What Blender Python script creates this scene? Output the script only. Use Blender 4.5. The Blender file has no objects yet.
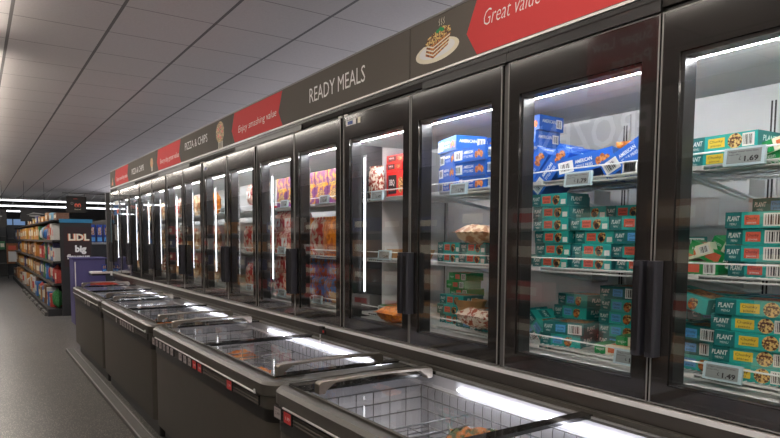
import bpy, math, random
from mathutils import Vector, Matrix, Euler
random.seed(7)
C = bpy.context.scene.collection
PI = math.pi

# ------------------------------------------------------------------ camera, world, exposure
EYE = 1.5
cam_d = bpy.data.cameras.new('camera')
cam = bpy.data.objects.new('camera', cam_d); C.objects.link(cam)
yaw, pit, rol = 0.590307, -0.077064, 0.005366
F = Vector((math.sin(yaw)*math.cos(pit), math.cos(yaw)*math.cos(pit), math.sin(pit)))
R = Vector((math.cos(yaw), -math.sin(yaw), 0)); U = R.cross(F)
R2 = R*math.cos(rol)+U*math.sin(rol); U2 = -R*math.sin(rol)+U*math.cos(rol)
m = Matrix((R2, U2, -F)).transposed().to_4x4(); m.translation = (0, 0, EYE)
cam.matrix_world = m
cam_d.sensor_fit = 'HORIZONTAL'; cam_d.sensor_width = 36; cam_d.lens = 36*619.5/780
cam_d.shift_y = (287.8-219)/780
cam_d.clip_start = 0.02; cam_d.clip_end = 200
bpy.context.scene.camera = cam
w = bpy.data.worlds.new('world'); bpy.context.scene.world = w; w.use_nodes = True
w.node_tree.nodes['Background'].inputs[0].default_value = (0.8, 0.85, 1, 1)
w.node_tree.nodes['Background'].inputs[1].default_value = 0.02
vs = bpy.context.scene.view_settings
vs.view_transform = 'Standard'; vs.look = 'None'; vs.gamma = 1; vs.use_curve_mapping = False
vs.exposure = 0.0
E_CEIL, E_CASE, E_TOP, E_WELL, E_FAR = 23.0, 4.5, 210.0, 16.0, 6.0   # emission strengths of the lamps

# ------------------------------------------------------------------ materials
def srgb(c):
    return tuple((v/255/12.92 if v/255 <= .04045 else ((v/255+.055)/1.055)**2.4) for v in c)
def mat(name, col, rough=.5, metal=0, noise=0.0, scale=20, emit=0, spec=.5, bump=0, coat=0, col2=None, stretch=None, cut=.5):
    m = bpy.data.materials.new(name); m.use_nodes = True
    nt = m.node_tree; b = nt.nodes['Principled BSDF']
    c = srgb(col)
    b.inputs['Base Color'].default_value = (*c, 1)
    b.inputs['Roughness'].default_value = rough; b.inputs['Metallic'].default_value = metal
    b.inputs['Specular IOR Level'].default_value = spec
    b.inputs['Coat Weight'].default_value = coat
    b.inputs['Coat Roughness'].default_value = .03
    if emit:
        b.inputs['Emission Color'].default_value = (*c, 1); b.inputs['Emission Strength'].default_value = emit
    if noise or col2 or bump:
        tc = nt.nodes.new('ShaderNodeTexCoord'); n = nt.nodes.new('ShaderNodeTexNoise')
        mp = nt.nodes.new('ShaderNodeMapping'); nt.links.new(tc.outputs['Object'], mp.inputs[0])
        if stretch: mp.inputs['Scale'].default_value = stretch
        n.inputs['Scale'].default_value = scale; n.inputs['Detail'].default_value = 4
        nt.links.new(mp.outputs[0], n.inputs['Vector'])
        if noise or col2:
            r = nt.nodes.new('ShaderNodeValToRGB')
            if col2:
                c2 = srgb(col2); r.color_ramp.elements[0].position = cut-.04; r.color_ramp.elements[1].position = cut+.04
                r.color_ramp.elements[0].color = (*c, 1); r.color_ramp.elements[1].color = (*c2, 1)
            else:
                r.color_ramp.elements[0].position = .3; r.color_ramp.elements[1].position = .7
                r.color_ramp.elements[0].color = (*[v*(1-noise) for v in c], 1)
                r.color_ramp.elements[1].color = (*[min(1, v*(1+noise)) for v in c], 1)
            nt.links.new(n.outputs['Fac'], r.inputs[0]); nt.links.new(r.outputs[0], b.inputs['Base Color'])
        if bump:
            bp = nt.nodes.new('ShaderNodeBump'); bp.inputs['Strength'].default_value = bump; bp.inputs['Distance'].default_value = .01
            nt.links.new(n.outputs['Fac'], bp.inputs['Height']); nt.links.new(bp.outputs[0], b.inputs['Normal'])
    return m
def node_math(nt, op, a, b=None, c=None):
    n = nt.nodes.new('ShaderNodeMath'); n.operation = op
    for i, v in enumerate((a, b, c)):
        if v is None: continue
        if isinstance(v, (int, float)): n.inputs[i].default_value = v
        else: nt.links.new(v, n.inputs[i])
    return n.outputs[0]
def glass(name, f0, tint=(1, 1, 1), rough=0.0, power=5):
    """thin clear pane: Schlick mix of a clear and a mirror surface"""
    m = bpy.data.materials.new(name); m.use_nodes = True; nt = m.node_tree
    for n in list(nt.nodes): nt.nodes.remove(n)
    out = nt.nodes.new('ShaderNodeOutputMaterial'); mix = nt.nodes.new('ShaderNodeMixShader')
    tr = nt.nodes.new('ShaderNodeBsdfTransparent'); gl = nt.nodes.new('ShaderNodeBsdfGlossy')
    tr.inputs[0].default_value = (*tint, 1); gl.inputs['Roughness'].default_value = rough
    gl.inputs[0].default_value = (1, 1, 1, 1)
    g = nt.nodes.new('ShaderNodeNewGeometry'); d = nt.nodes.new('ShaderNodeVectorMath'); d.operation = 'DOT_PRODUCT'
    nt.links.new(g.outputs['Normal'], d.inputs[0]); nt.links.new(g.outputs['Incoming'], d.inputs[1])
    a = node_math(nt, 'ABSOLUTE', d.outputs['Value'])
    k = node_math(nt, 'POWER', node_math(nt, 'SUBTRACT', 1, a), power)
    fac = node_math(nt, 'ADD', node_math(nt, 'MULTIPLY', k, 1-f0), f0)
    nt.links.new(fac, mix.inputs[0]); nt.links.new(tr.outputs[0], mix.inputs[1]); nt.links.new(gl.outputs[0], mix.inputs[2])
    nt.links.new(mix.outputs[0], out.inputs[0])
    return m
def wood(): pass

M = {}
M['body'] = mat('warm_grey_painted_steel', (84, 80, 73), .5, .2, .04, 30)
M['rim'] = mat('dark_grey_plastic_rim', (76, 73, 67), .42, .1, .05, 40)
M['black'] = mat('black_plastic', (22, 22, 22), .4)
M['gloss_black'] = mat('glossy_black_border', (26, 25, 24), .12, 0, coat=.6)
M['door_frame'] = mat('black_glass_border', (42, 40, 39), .1, 0, coat=.6)
M['frame_edge'] = mat('grey_aluminium_edge', (140, 139, 137), .4, .3)
M['pillar'] = mat('dark_grey_mullion', (92, 91, 90), .4, .2)
M['silver'] = mat('brushed_aluminium_strip', (226, 225, 223), .4, .2)
M['handle'] = mat('black_ribbed_handle', (50, 50, 56), .3)
M['nickel'] = mat('brushed_nickel', (146, 138, 129), .28, .95, .06, 60)
M['bronze'] = mat('dark_brushed_nickel', (120, 110, 102), .3, .9)
M['liner'] = mat('pale_grey_liner', (214, 215, 222), .5)
M['case_back'] = mat('light_grey_case_lining', (205, 206, 204), .55, 0, .04, 5)
M['case_dark'] = mat('dark_case_lining', (60, 60, 60), .5)
M['wire'] = mat('white_coated_wire', (225, 230, 228), .4)
M['steel_wire'] = mat('galvanised_wire', (140, 142, 144), .3, .5)
M['white'] = mat('white_print', (235, 235, 232), .5)
M['cream'] = mat('cream_print', (235, 228, 205), .5)
M['ink'] = mat('black_print', (25, 25, 28), .5)
M['lcd'] = mat('grey_display_face', (140, 147, 147), .45)
M['label_case'] = mat('pale_blue_label_case', (190, 214, 222), .35)
M['fascia'] = mat('dark_top_fascia', (50, 47, 45), .75, spec=.2)
M['apron'] = mat('dark_sill_apron', (62, 58, 54), .4)
M['tagface'] = mat('grey_tag_face', (176, 166, 166), .45)
M['hdr'] = mat('charcoal_header_panel', (100, 95, 89), .75, spec=.25)
M['hdr_red'] = mat('red_header_print', (208, 72, 72), .7, spec=.25)
M['led'] = mat('led_strip', (245, 248, 255), .5, emit=E_CASE)
M['led_top'] = mat('led_top_strip', (250, 250, 255), .5, emit=E_TOP)
M['led_well'] = mat('led_well_strip', (248, 248, 255), .5, emit=E_WELL)
M['batten'] = mat('batten_light_face', (255, 246, 235), .5, emit=E_CEIL)
M['batten_cool'] = mat('cool_batten_light_face', (238, 240, 255), .5, emit=E_CEIL*3.2)
M['fill_lamp'] = mat('added_fill_lamp_face', (255, 246, 235), .5, emit=E_CEIL*.4)  # face of the added fill lamp near the mirrored sign
M['batten_far'] = mat('far_batten_light_face', (255, 246, 235), .5, emit=E_CEIL*2.0)
M['far_batten'] = mat('far_batten_face', (240, 244, 250), .5, emit=E_FAR)
M['window_glow'] = mat('daylit_window_glass', (120, 150, 190), .5, emit=.6)
M['glass'] = glass('door_glass', .14, (.97, .985, .98))
M['lid_glass'] = glass('lid_glass', .03, (.985, .99, .995), .03)
M['teal'] = mat('teal_card', (36, 176, 168), .45)
M['teal_dark'] = mat('dark_teal_card', (14, 112, 112), .45)
M['teal_light'] = mat('pale_teal_card', (150, 205, 200), .5)
M['blue'] = mat('bright_blue_card', (14, 92, 186), .4)
M['blue_deep'] = mat('deep_blue_card', (16, 60, 150), .4)
M['sky'] = mat('sky_blue_print', (90, 165, 225), .5)
M['green'] = mat('green_card', (20, 150, 80), .45)
M['orange'] = mat('orange_print', (226, 108, 52), .5)
M['salmon'] = mat('salmon_print', (222, 100, 78), .5)
M['red'] = mat('red_card', (206, 40, 34), .45)
M['yellow'] = mat('yellow_print', (228, 196, 60), .5)
M['lime'] = mat('lime_print', (200, 215, 60), .5)
M['purple'] = mat('purple_card', (112, 40, 110), .45, col2=(232, 160, 30), scale=18, cut=.54)
M['food'] = mat('golden_food_print', (206, 132, 62), .5, col2=(120, 62, 30), scale=90)
M['nuts'] = mat('cookie_food_print', (232, 196, 120), .5, col2=(96, 52, 28), scale=110)
M['nugget'] = mat('nugget_print', (214, 130, 58), .5, col2=(150, 72, 28), scale=80)
M['mixed'] = mat('mixed_picture_print', (190, 120, 60), .5, col2=(60, 90, 50), scale=40)
M['kraft'] = mat('kraft_card', (176, 132, 84), .6)
M['pouch_red'] = mat('red_white_pouch', (200, 60, 48), .35, col2=(225, 200, 180), scale=26)
M['pouch_pink'] = mat('pink_pouch', (196, 70, 74), .35, col2=(235, 190, 170), scale=30)
M['pouch_orange'] = mat('orange_pouch', (236, 140, 20), .3, col2=(190, 100, 30), scale=30, bump=.6)
M['pouch_blue'] = mat('blue_brown_pouch', (70, 120, 180), .35, col2=(150, 84, 50), scale=30)
M['pouch_green'] = mat('brown_green_pouch', (200, 120, 60), .25, col2=(80, 96, 60), scale=18, bump=.5)
M['pouch_clear'] = mat('clear_pack_with_meat', (222, 205, 185), .25, col2=(150, 60, 45), scale=50)
M['pouch_brown'] = mat('brown_bread_pouch', (186, 130, 84), .3, col2=(236, 210, 170), scale=20)
M['purple_panel'] = mat('violet_panel', (84, 80, 132), .5)
M['wood'] = mat('warm_wood', (150, 96, 56), .5, 0, .25, 8, stretch=(1, 1, 6))
M['crate'] = mat('red_plastic_crate', (196, 72, 48), .45)
M['rail_grey'] = mat('grey_rubber_bumper', (96, 95, 92), .6, 0, .15, 200)
M['gondola'] = mat('black_shelving_steel', (34, 34, 34), .5)
M['wall'] = mat('charcoal_wall_paint', (58, 56, 56), .6)
M['blue_poster'] = mat('blue_poster_print', (30, 90, 170), .4, col2=(70, 150, 215), scale=12)
M['maroon'] = mat('maroon_panel_print', (44, 24, 26), .5)
M['price_red'] = mat('dark_red_sign_print', (170, 36, 40), .5)

# ------------------------------------------------------------------ mesh builder
class MB:
    def __init__(s): s.v, s.f, s.mi, s.mats, s.sm = [], [], [], [], []
    def _m(s, m):
        m = M[m] if isinstance(m, str) else m
        if m not in s.mats: s.mats.append(m)
        return s.mats.index(m)
    def add(s, vs, fs, m, mx=None, smooth=False):
        o = len(s.v); k = s._m(m)
        for p in vs: s.v.append(tuple(mx @ Vector(p)) if mx else tuple(p))
        for f in fs: s.f.append([i+o for i in f]); s.mi.append(k); s.sm.append(smooth)
        return s
    def box(s, x0, x1, y0, y1, z0, z1, m, mx=None):
        v = [(x, y, z) for z in (z0, z1) for y in (y0, y1) for x in (x0, x1)]
        return s.add(v, [(0, 2, 3, 1), (4, 5, 7, 6), (0, 1, 5, 4), (2, 6, 7, 3), (0, 4, 6, 2), (1, 3, 7, 5)], m, mx)
    def rbox(s, x0, x1, y0, y1, z0, z1, r, m, mx=None):
        """box with its four x/y corners rounded, extruded in z, and a small top chamfer"""
        pts = []
        for cx, cy, a0 in ((x1-r, y1-r, 0), (x0+r, y1-r, 90), (x0+r, y0+r, 180), (x1-r, y0+r, 270)):
            for k in range(5):
                a = math.radians(a0+k*22.5); pts.append((cx+r*math.cos(a), cy+r*math.sin(a)))
        return s.prism(pts, z0, z1, m, mx)
    def prism(s, pts, z0, z1, m, mx=None):
        n = len(pts)
        v = [(x, y, z0) for x, y in pts]+[(x, y, z1) for x, y in pts]
        f = [tuple(range(n-1, -1, -1)), tuple(range(n, 2*n))]+[(i, (i+1) % n, n+(i+1) % n, n+i) for i in range(n)]
        return s.add(v, f, m, mx)
    def tube(s, pts, r, m, n=6, mx=None):
        pts = [Vector(p) for p in pts]; rings = []
        for i, p in enumerate(pts):
            d = (pts[min(i+1, len(pts)-1)]-pts[max(i-1, 0)]).normalized()
            a = d.cross(Vector((0, 0, 1)) if abs(d.z) < .9 else Vector((1, 0, 0))).normalized(); b = d.cross(a)
            rings.append([tuple(p+r*(a*math.cos(2*PI*k/n)+b*math.sin(2*PI*k/n))) for k in range(n)])
        v = [q for rg in rings for q in rg]; f = []
        for i in range(len(rings)-1):
            for k in range(n):
                f.append((i*n+k, i*n+(k+1) % n, (i+1)*n+(k+1) % n, (i+1)*n+k))
        f.append(tuple(range(n-1, -1, -1))); f.append(tuple(range((len(rings)-1)*n, len(rings)*n)))
        return s.add(v, f, m, mx, True)
    def flat(s, pts, m, mx, lift=.0006):
        """a printed patch given as 2-D points in the plane of mx (mx: x right, y up, z out)"""
        return s.add([(x, y, lift) for x, y in pts], [tuple(range(len(pts)))], m, mx)
    def disc(s, cx, cy, rx, ry, m, mx, lift=.0006, n=16):
        return s.flat([(cx+rx*math.cos(2*PI*k/n), cy+ry*math.sin(2*PI*k/n)) for k in range(n)], m, mx, lift)
    def text(s, t, x, y, h, m, mx, width=None, lift=.001, shear=0, rise=0, xs=1, bold=0):
        vs_, fs = glyphs(t, bold)
        if not vs_: return s
        w0 = max(p[0] for p in vs_); k = h/.7; kx = (width/w0) if width else k*xs
        vv = [(x+p[0]*kx+shear*p[1]*k, y+p[1]*k+rise*p[0]*kx, lift) for p in vs_]
        return s.add(vv, fs, m, mx)
    def mesh(s, name):
        me = bpy.data.meshes.new(name); me.from_pydata(s.v, [], s.f)
        for m in s.mats: me.materials.append(m)
        me.polygons.foreach_set('material_index', s.mi); me.polygons.foreach_set('use_smooth', s.sm); me.update()
        return me
    def build(s, name, parent=None, loc=None, bevel=0):
        o = bpy.data.objects.new(name, s.mesh(name)); C.objects.link(o)
        if parent: o.parent = parent
        if loc: o.location = loc
        if bevel:
            b = o.modifiers.new('bevel', 'BEVEL'); b.width = bevel; b.segments = 2; b.limit_method = 'ANGLE'
        return o
_g = {}
def glyphs(t, bold=0):
    if (t, bold) in _g: return _g[(t, bold)]
    cu = bpy.data.curves.new('t', 'FONT'); cu.body = t; cu.size = 1; cu.resolution_u = 2; cu.offset = bold
    o = bpy.data.objects.new('t', cu); C.objects.link(o)
    me = bpy.data.meshes.new_from_object(o.evaluated_get(bpy.context.evaluated_depsgraph_get()))
    r = ([tuple(v.co) for v in me.vertices], [tuple(p.vertices) for p in me.polygons])
    bpy.data.objects.remove(o); bpy.data.meshes.remove(me); bpy.data.curves.remove(cu)
    _g[(t, bold)] = r
    return r
def tag(o, label=None, cat=None, group=None, kind=None):
    if label: o['label'] = label
    if cat: o['category'] = cat
    if group: o['group'] = group
    if kind: o['kind'] = kind
    return o
def thing(name, label, cat, loc=(0, 0, 0), group=None, rz=0):
    o = bpy.data.objects.new(name, None); C.objects.link(o); o.location = loc; o.rotation_euler = (0, 0, rz)
    o.empty_display_size = .1
    return tag(o, label, cat, group)
def link(name, me, parent=None, loc=(0, 0, 0), rot=(0, 0, 0), scale=None):
    o = bpy.data.objects.new(name, me); C.objects.link(o)
    if parent: o.parent = parent
    o.location = loc; o.rotation_euler = rot
    if scale: o.scale = scale
    return o
# plane frames (columns: x right, y up, z out of the surface)
def frame(ox, oy, oz, x, y):
    x = Vector(x); y = Vector(y); z = x.cross(y)
    m = Matrix((x, y, z)).transposed().to_4x4(); m.translation = (ox, oy, oz); return m
def face_aisle(X):       # surface facing -X, its text reads towards -Y;  2-D x = -Y
    return frame(X, 0, 0, (0, -1, 0), (0, 0, 1))
ORD = ['first', 'second', 'third', 'fourth', 'fifth', 'sixth', 'seventh', 'eighth', 'ninth', 'tenth', 'eleventh', 'twelfth', 'thirteenth',
       'fourteenth', 'fifteenth', 'sixteenth', 'seventeenth', 'eighteenth', 'nineteenth', 'twentieth', 'twenty-first', 'twenty-second', 'twenty-third', 'twenty-fourth',
       'twenty-fifth', 'twenty-sixth', 'twenty-seventh', 'twenty-eighth', 'twenty-ninth', 'thirtieth']

# ------------------------------------------------------------------ the room
CZ = 3.03
RX0, RX1, RY0, RY1 = -4.2, 6.5, -3.5, 31.0
def floor_mat():
    m = mat('speckled_vinyl_floor', (84, 82, 80), .38, spec=.5)
    nt = m.node_tree; b = nt.nodes['Principled BSDF']
    tc = nt.nodes.new('ShaderNodeTexCoord')
    vo = nt.nodes.new('ShaderNodeTexVoronoi'); vo.inputs['Scale'].default_value = 70; nt.links.new(tc.outputs['Object'], vo.inputs['Vector'])
    r = nt.nodes.new('ShaderNodeValToRGB'); r.color_ramp.elements[0].position = .0; r.color_ramp.elements[1].position = .34
    r.color_ramp.elements[0].color = (*srgb((235, 225, 205)), 1); r.color_ramp.elements[1].color = (*srgb((88, 86, 84)), 1)
    nt.links.new(vo.outputs['Distance'], r.inputs[0])
    n = nt.nodes.new('ShaderNodeTexNoise'); n.inputs['Scale'].default_value = 1.3; nt.links.new(tc.outputs['Object'], n.inputs['Vector'])
    mx = nt.nodes.new('ShaderNodeMixRGB'); mx.blend_type = 'MULTIPLY'; mx.inputs[0].default_value = .35
    nt.links.new(r.outputs[0], mx.inputs[1]); nt.links.new(n.outputs['Fac'], mx.inputs[2]); nt.links.new(mx.outputs[0], b.inputs['Base Color'])
    return m
def ceil_mat():
    m = mat('mineral_ceiling_tiles', (200, 194, 190), .8)
    nt = m.node_tree; b = nt.nodes['Principled BSDF']
    tc = nt.nodes.new('ShaderNodeTexCoord'); sp = nt.nodes.new('ShaderNodeSeparateXYZ'); nt.links.new(tc.outputs['Object'], sp.inputs[0])
    def line(sock, off, half):
        a = node_math(nt, 'PINGPONG', node_math(nt, 'SUBTRACT', sock, off), .305)
        return node_math(nt, 'LESS_THAN', a, half)
    lx = line(sp.outputs['X'], .27, .011); ly = line(sp.outputs['Y'], 4.485, .005)
    n = nt.nodes.new('ShaderNodeTexNoise'); n.inputs['Scale'].default_value = 60; nt.links.new(tc.outputs['Object'], n.inputs['Vector'])
    r = nt.nodes.new('ShaderNodeValToRGB'); r.color_ramp.elements[0].color = (*srgb((192, 185, 181)), 1); r.color_ramp.elements[1].color = (*srgb((208, 202, 198)), 1)
    nt.links.new(n.outputs['Fac'], r.inputs[0])
    m1 = nt.nodes.new('ShaderNodeMixRGB'); nt.links.new(ly, m1.inputs[0]); nt.links.new(r.outputs[0], m1.inputs[1]); m1.inputs[2].default_value = (*srgb((135, 128, 123)), 1)
    m2 = nt.nodes.new('ShaderNodeMixRGB'); nt.links.new(lx, m2.inputs[0]); nt.links.new(m1.outputs[0], m2.inputs[1]); m2.inputs[2].default_value = (*srgb((108, 103, 100)), 1)
    nt.links.new(m2.outputs[0], b.inputs['Base Color'])
    return m
fm, cm = floor_mat(), ceil_mat()
tag(MB().box(RX0, RX1, RY0, RY1, -.1, 0, fm).build('floor'), kind='structure')
tag(MB().box(RX0, RX1, RY0, RY1, CZ, CZ+.1, cm).build('ceiling'), kind='structure')
for nm, b in (('wall_left', (RX0-.1, RX0, RY0, RY1)), ('wall_right', (RX1, RX1+.1, RY0, RY1)), ('wall_far', (RX0, RX1, RY1, RY1+.1)), ('wall_near', (RX0, RX1, RY0-.1, RY0))):
    tag(MB().box(*b, 0, CZ, 'wall').build(nm), kind='structure')
win = MB(); win.box(.95, 1.85, RY1-.03, RY1-.005, 2.05, 2.3, 'window_glow').box(.93, 1.87, RY1-.04, RY1, 2.02, 2.05, 'black').box(.93, 1.87, RY1-.04, RY1, 2.3, 2.33, 'black').box(1.38, 1.42, RY1-.04, RY1, 2.05, 2.3, 'black')
tag(win.build('window_1'), kind='structure')

# ------------------------------------------------------------------ hanging lamps
def batten(x, y0, y1, z, face, label, group=None, along='y'):
    t = thing('batten_light', label, 'ceiling light', (x, y0, z), group)
    L = y1 if along == 'x' else y1-y0
    if along == 'y':
        MB().box(-.008, .008, 0, L, .03, .05, 'white').build('housing', t)
        MB().box(-.03, .03, .01, L-.01, 0, .03, face).build('diffuser', t)
        MB().tube([(0, .3, .06), (0, .3, CZ-z)], .004, 'black').tube([(0, L-.3, .06), (0, L-.3, CZ-z)], .004, 'black').build('hanger', t)
    else:
        MB().box(0, L, -.01, .01, .03, .06, 'white').build('housing', t)
        MB().box(.01, L-.01, -.035, .035, -.02, .03, face).build('diffuser', t)
        h = MB()
        for k in range(int(L//1.4)): h.tube([(.6+1.4*k, 0, .06), (.75+1.4*k, 0, CZ-z)], .012, 'silver')
        h.build('hanger', t)
    return t
batten(.05, -3.0, 5.5, 2.955, 'batten', 'long white batten lamp over the near aisle', 'battens over the aisle')
batten(.05, 6.2, 14.5, 2.955, 'batten_far', 'long white batten lamp over the middle of the aisle', 'battens over the aisle')
batten(.05, 15.2, 23.0, 2.955, 'batten_far', 'long white batten lamp over the far end of the aisle', 'battens over the aisle')
batten(1.15, -2.4, 2.2, 2.93, 'fill_lamp', 'unseen short fill lamp added to light the mirrored hanging sign')  # added lamp, out of view, brightens the sign that the doors mirror
batten(4.3, -3.0, 9.0, 2.5, 'batten_cool', 'long cool batten lamp over the aisle behind the nearer freezers')
batten(4.3, 10.0, 22.0, 2.5, 'batten_cool', 'long cool batten lamp over the aisle behind the far shelving')
batten(-3.0, -2.6, 4.6, 2.75, 'batten', 'second unseen fill lamp added behind the camera position', 'added fill lamps behind the viewer', 'x')  # unseen lamp added as fill, placed where the doors cannot mirror it
batten(-3.0, -.7, 4.6, 2.75, 'batten', 'long unseen fill lamp added just behind the camera position', 'added fill lamps behind the viewer', 'x')  # another added fill lamp, closer behind the camera
for i, (y, z, x0, x1) in enumerate(((24.5, 2.73, -2.5, 6.2), (26.3, 2.62, -2.0, 6.2), (28.2, 2.5, -2.0, 2.2))):
    t = thing('batten_light', ['bright lamp strip crossing the ceiling above the far shelves, topmost of three', 'lamp strip crossing just below the topmost strip at the far end',
                               'short lamp strip directly above the dark far windows'][i], 'ceiling light', (x0, y, z), 'lamp strips crossing the far end')
    L = x1-x0
    MB().box(0, L, -.04, .06, .05, .09, 'white').build('housing', t)
    MB().box(0, L, -.04, .04, .015, .05, 'far_batten').build('diffuser', t)
    h = MB()
    for k in range(int(L//1.4)): h.tube([(.4+1.4*k, 0, .09), (.55+1.4*k, -.1, CZ-z)], .012, 'silver')
    h.build('hanger', t)

# ------------------------------------------------------------------ header signs over the freezers
XH = 1.85
def chevron(mb, ya, yb, fx, tip=.07):          # ya < yb world; tip points to +Y (left in the picture)
    zt, zb, zm = 2.548, 2.307, 2.41
    mb.flat([(-ya, zb), (-(ya+tip), zm), (-ya, zt), (-yb, zt), (-(yb+tip), zm), (-yb, zb)], 'hdr_red', fx, .0008)
hdr_fx = face_aisle(0)
def header_panel(y0, y1, label, fn):
    t = thing('header_sign', label, 'sign', (XH, 0, 0), 'header signs above the glass doors')
    MB().box(.0, .05, y0+.003, y1-.003, 2.3, 2.555, 'hdr').build('sign_panel', t, bevel=.002)
    MB().box(-.006, .055, y0+.001, y1-.001, 2.292, 2.302, 'silver').box(-.004, .055, y0+.001, y1-.001, 2.553, 2.561, 'frame_edge').build('edge_trim', t)
    g = MB(); fn(g, frame(-.0005, 0, 0, (0, -1, 0), (0, 0, 1))); g.build('sign_print', t)
def lasagne(g, fx):
    # white plate, layered lasagne slice, herbs and steam
    g.disc(-2.375, 2.392, .165, .05, 'cream', fx, .001, 28)
    g.disc(-2.375, 2.397, .135, .036, M['white'], fx, .0014, 28)
    g.flat([(-2.46, 2.385), (-2.40, 2.362), (-2.29, 2.40), (-2.27, 2.45), (-2.45, 2.435)], M['food'], fx, .0018)
    for k in range(3): g.flat([(-2.465+.004*k, 2.398+.015*k), (-2.40, 2.372+.018*k), (-2.275, 2.412+.014*k), (-2.275, 2.418+.014*k), (-2.40, 2.379+.018*k), (-2.463+.004*k, 2.404+.015*k)], M['cream'], fx, .0022)
    g.flat([(-2.468, 2.43), (-2.41, 2.425), (-2.268, 2.458), (-2.275, 2.482), (-2.33, 2.494), (-2.44, 2.463)], M['nuts'], fx, .0024)
    for a, b in ((-2.365, 2.478), (-2.345, 2.484), (-2.33, 2.478)): g.disc(a, b, .013, .009, M['green'], fx, .0028, 10)
    for k in range(3):
        x = -2.36+.017*k
        g.flat([(x, 2.50), (x+.006, 2.51), (x, 2.52), (x+.006, 2.532), (x+.009, 2.532), (x+.003, 2.52), (x+.009, 2.51), (x+.003, 2.50)], M['cream'], fx, .001)
def pizza_icon(g, fx, y, s):
    z = 2.40
    g.disc(-y, z+.035*s, .085*s, .075*s, M['nuts'], fx, .001, 20)
    for k in range(5):
        a = k*1.25; g.disc(-y+.045*s*math.cos(a), z+.035*s+.04*s*math.sin(a), .014*s, .012*s, M['salmon'], fx, .0014, 10)
    for k in range(4):
        x = -y-.04*s+.027*s*k
        g.flat([(x, z-.09*s), (x+.012*s, z-.09*s), (x+.016*s, z-.03*s), (x+.004*s, z-.03*s)], M['cream'], fx, .0014)
def h0(g, fx):
    chevron(g, 1.05, 2.09, fx)
    g.text('Great value', -2.06, 2.415, .068, 'white', fx, shear=.22, xs=.72, bold=-.012)
    lasagne(g, fx)
def h1(g, fx):
    chevron(g, 4.14, 5.185-.075, fx)
    g.text('READY MEALS', -3.72, 2.385, .092, 'white', fx, width=.70, bold=.0)
    g.text('Enjoy smashing value', -5.03, 2.375, .056, 'white', fx, width=.78, shear=.2, rise=.02, bold=-.008)
def h2(g, fx):
    chevron(g, 6.74, 7.70, fx)
    g.text('PIZZA & CHIPS', -6.59, 2.41, .075, 'white', fx, width=.75)
    g.text('Every day great value', -7.62, 2.375, .055, 'white', fx, width=.8, shear=.2, bold=-.008)
    pizza_icon(g, fx, 5.48, 1.25)
def h3(g, fx):
    chevron(g, 9.42, 10.36, fx)
    g.text('PIZZA & CHIPS', -9.2, 2.38, .075, 'white', fx, width=.74)
    g.text('Enjoy smashing value', -10.3, 2.375, .055, 'white', fx, width=.8, shear=.2, bold=-.008)
    pizza_icon(g, fx, 8.03, .8)
    g.flat([(-10.72, 2.33), (-10.56, 2.33), (-10.62, 2.46)], M['nuts'], fx, .001)
    g.flat([(-10.70, 2.34), (-10.58, 2.34), (-10.62, 2.40)], M['salmon'], fx, .0014)
header_panel(-.2, 2.593, 'charcoal header sign with red Great value arrow and lasagne picture', h0)
header_panel(2.593, 5.19, 'charcoal header sign reading READY MEALS beside red Enjoy smashing value arrow', h1)
header_panel(5.19, 7.785, 'charcoal header sign reading PIZZA & CHIPS beside Every day great value arrow', h2)
header_panel(7.785, 10.83, 'farthest charcoal header sign with small PIZZA & CHIPS and pizza slice', h3)

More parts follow.
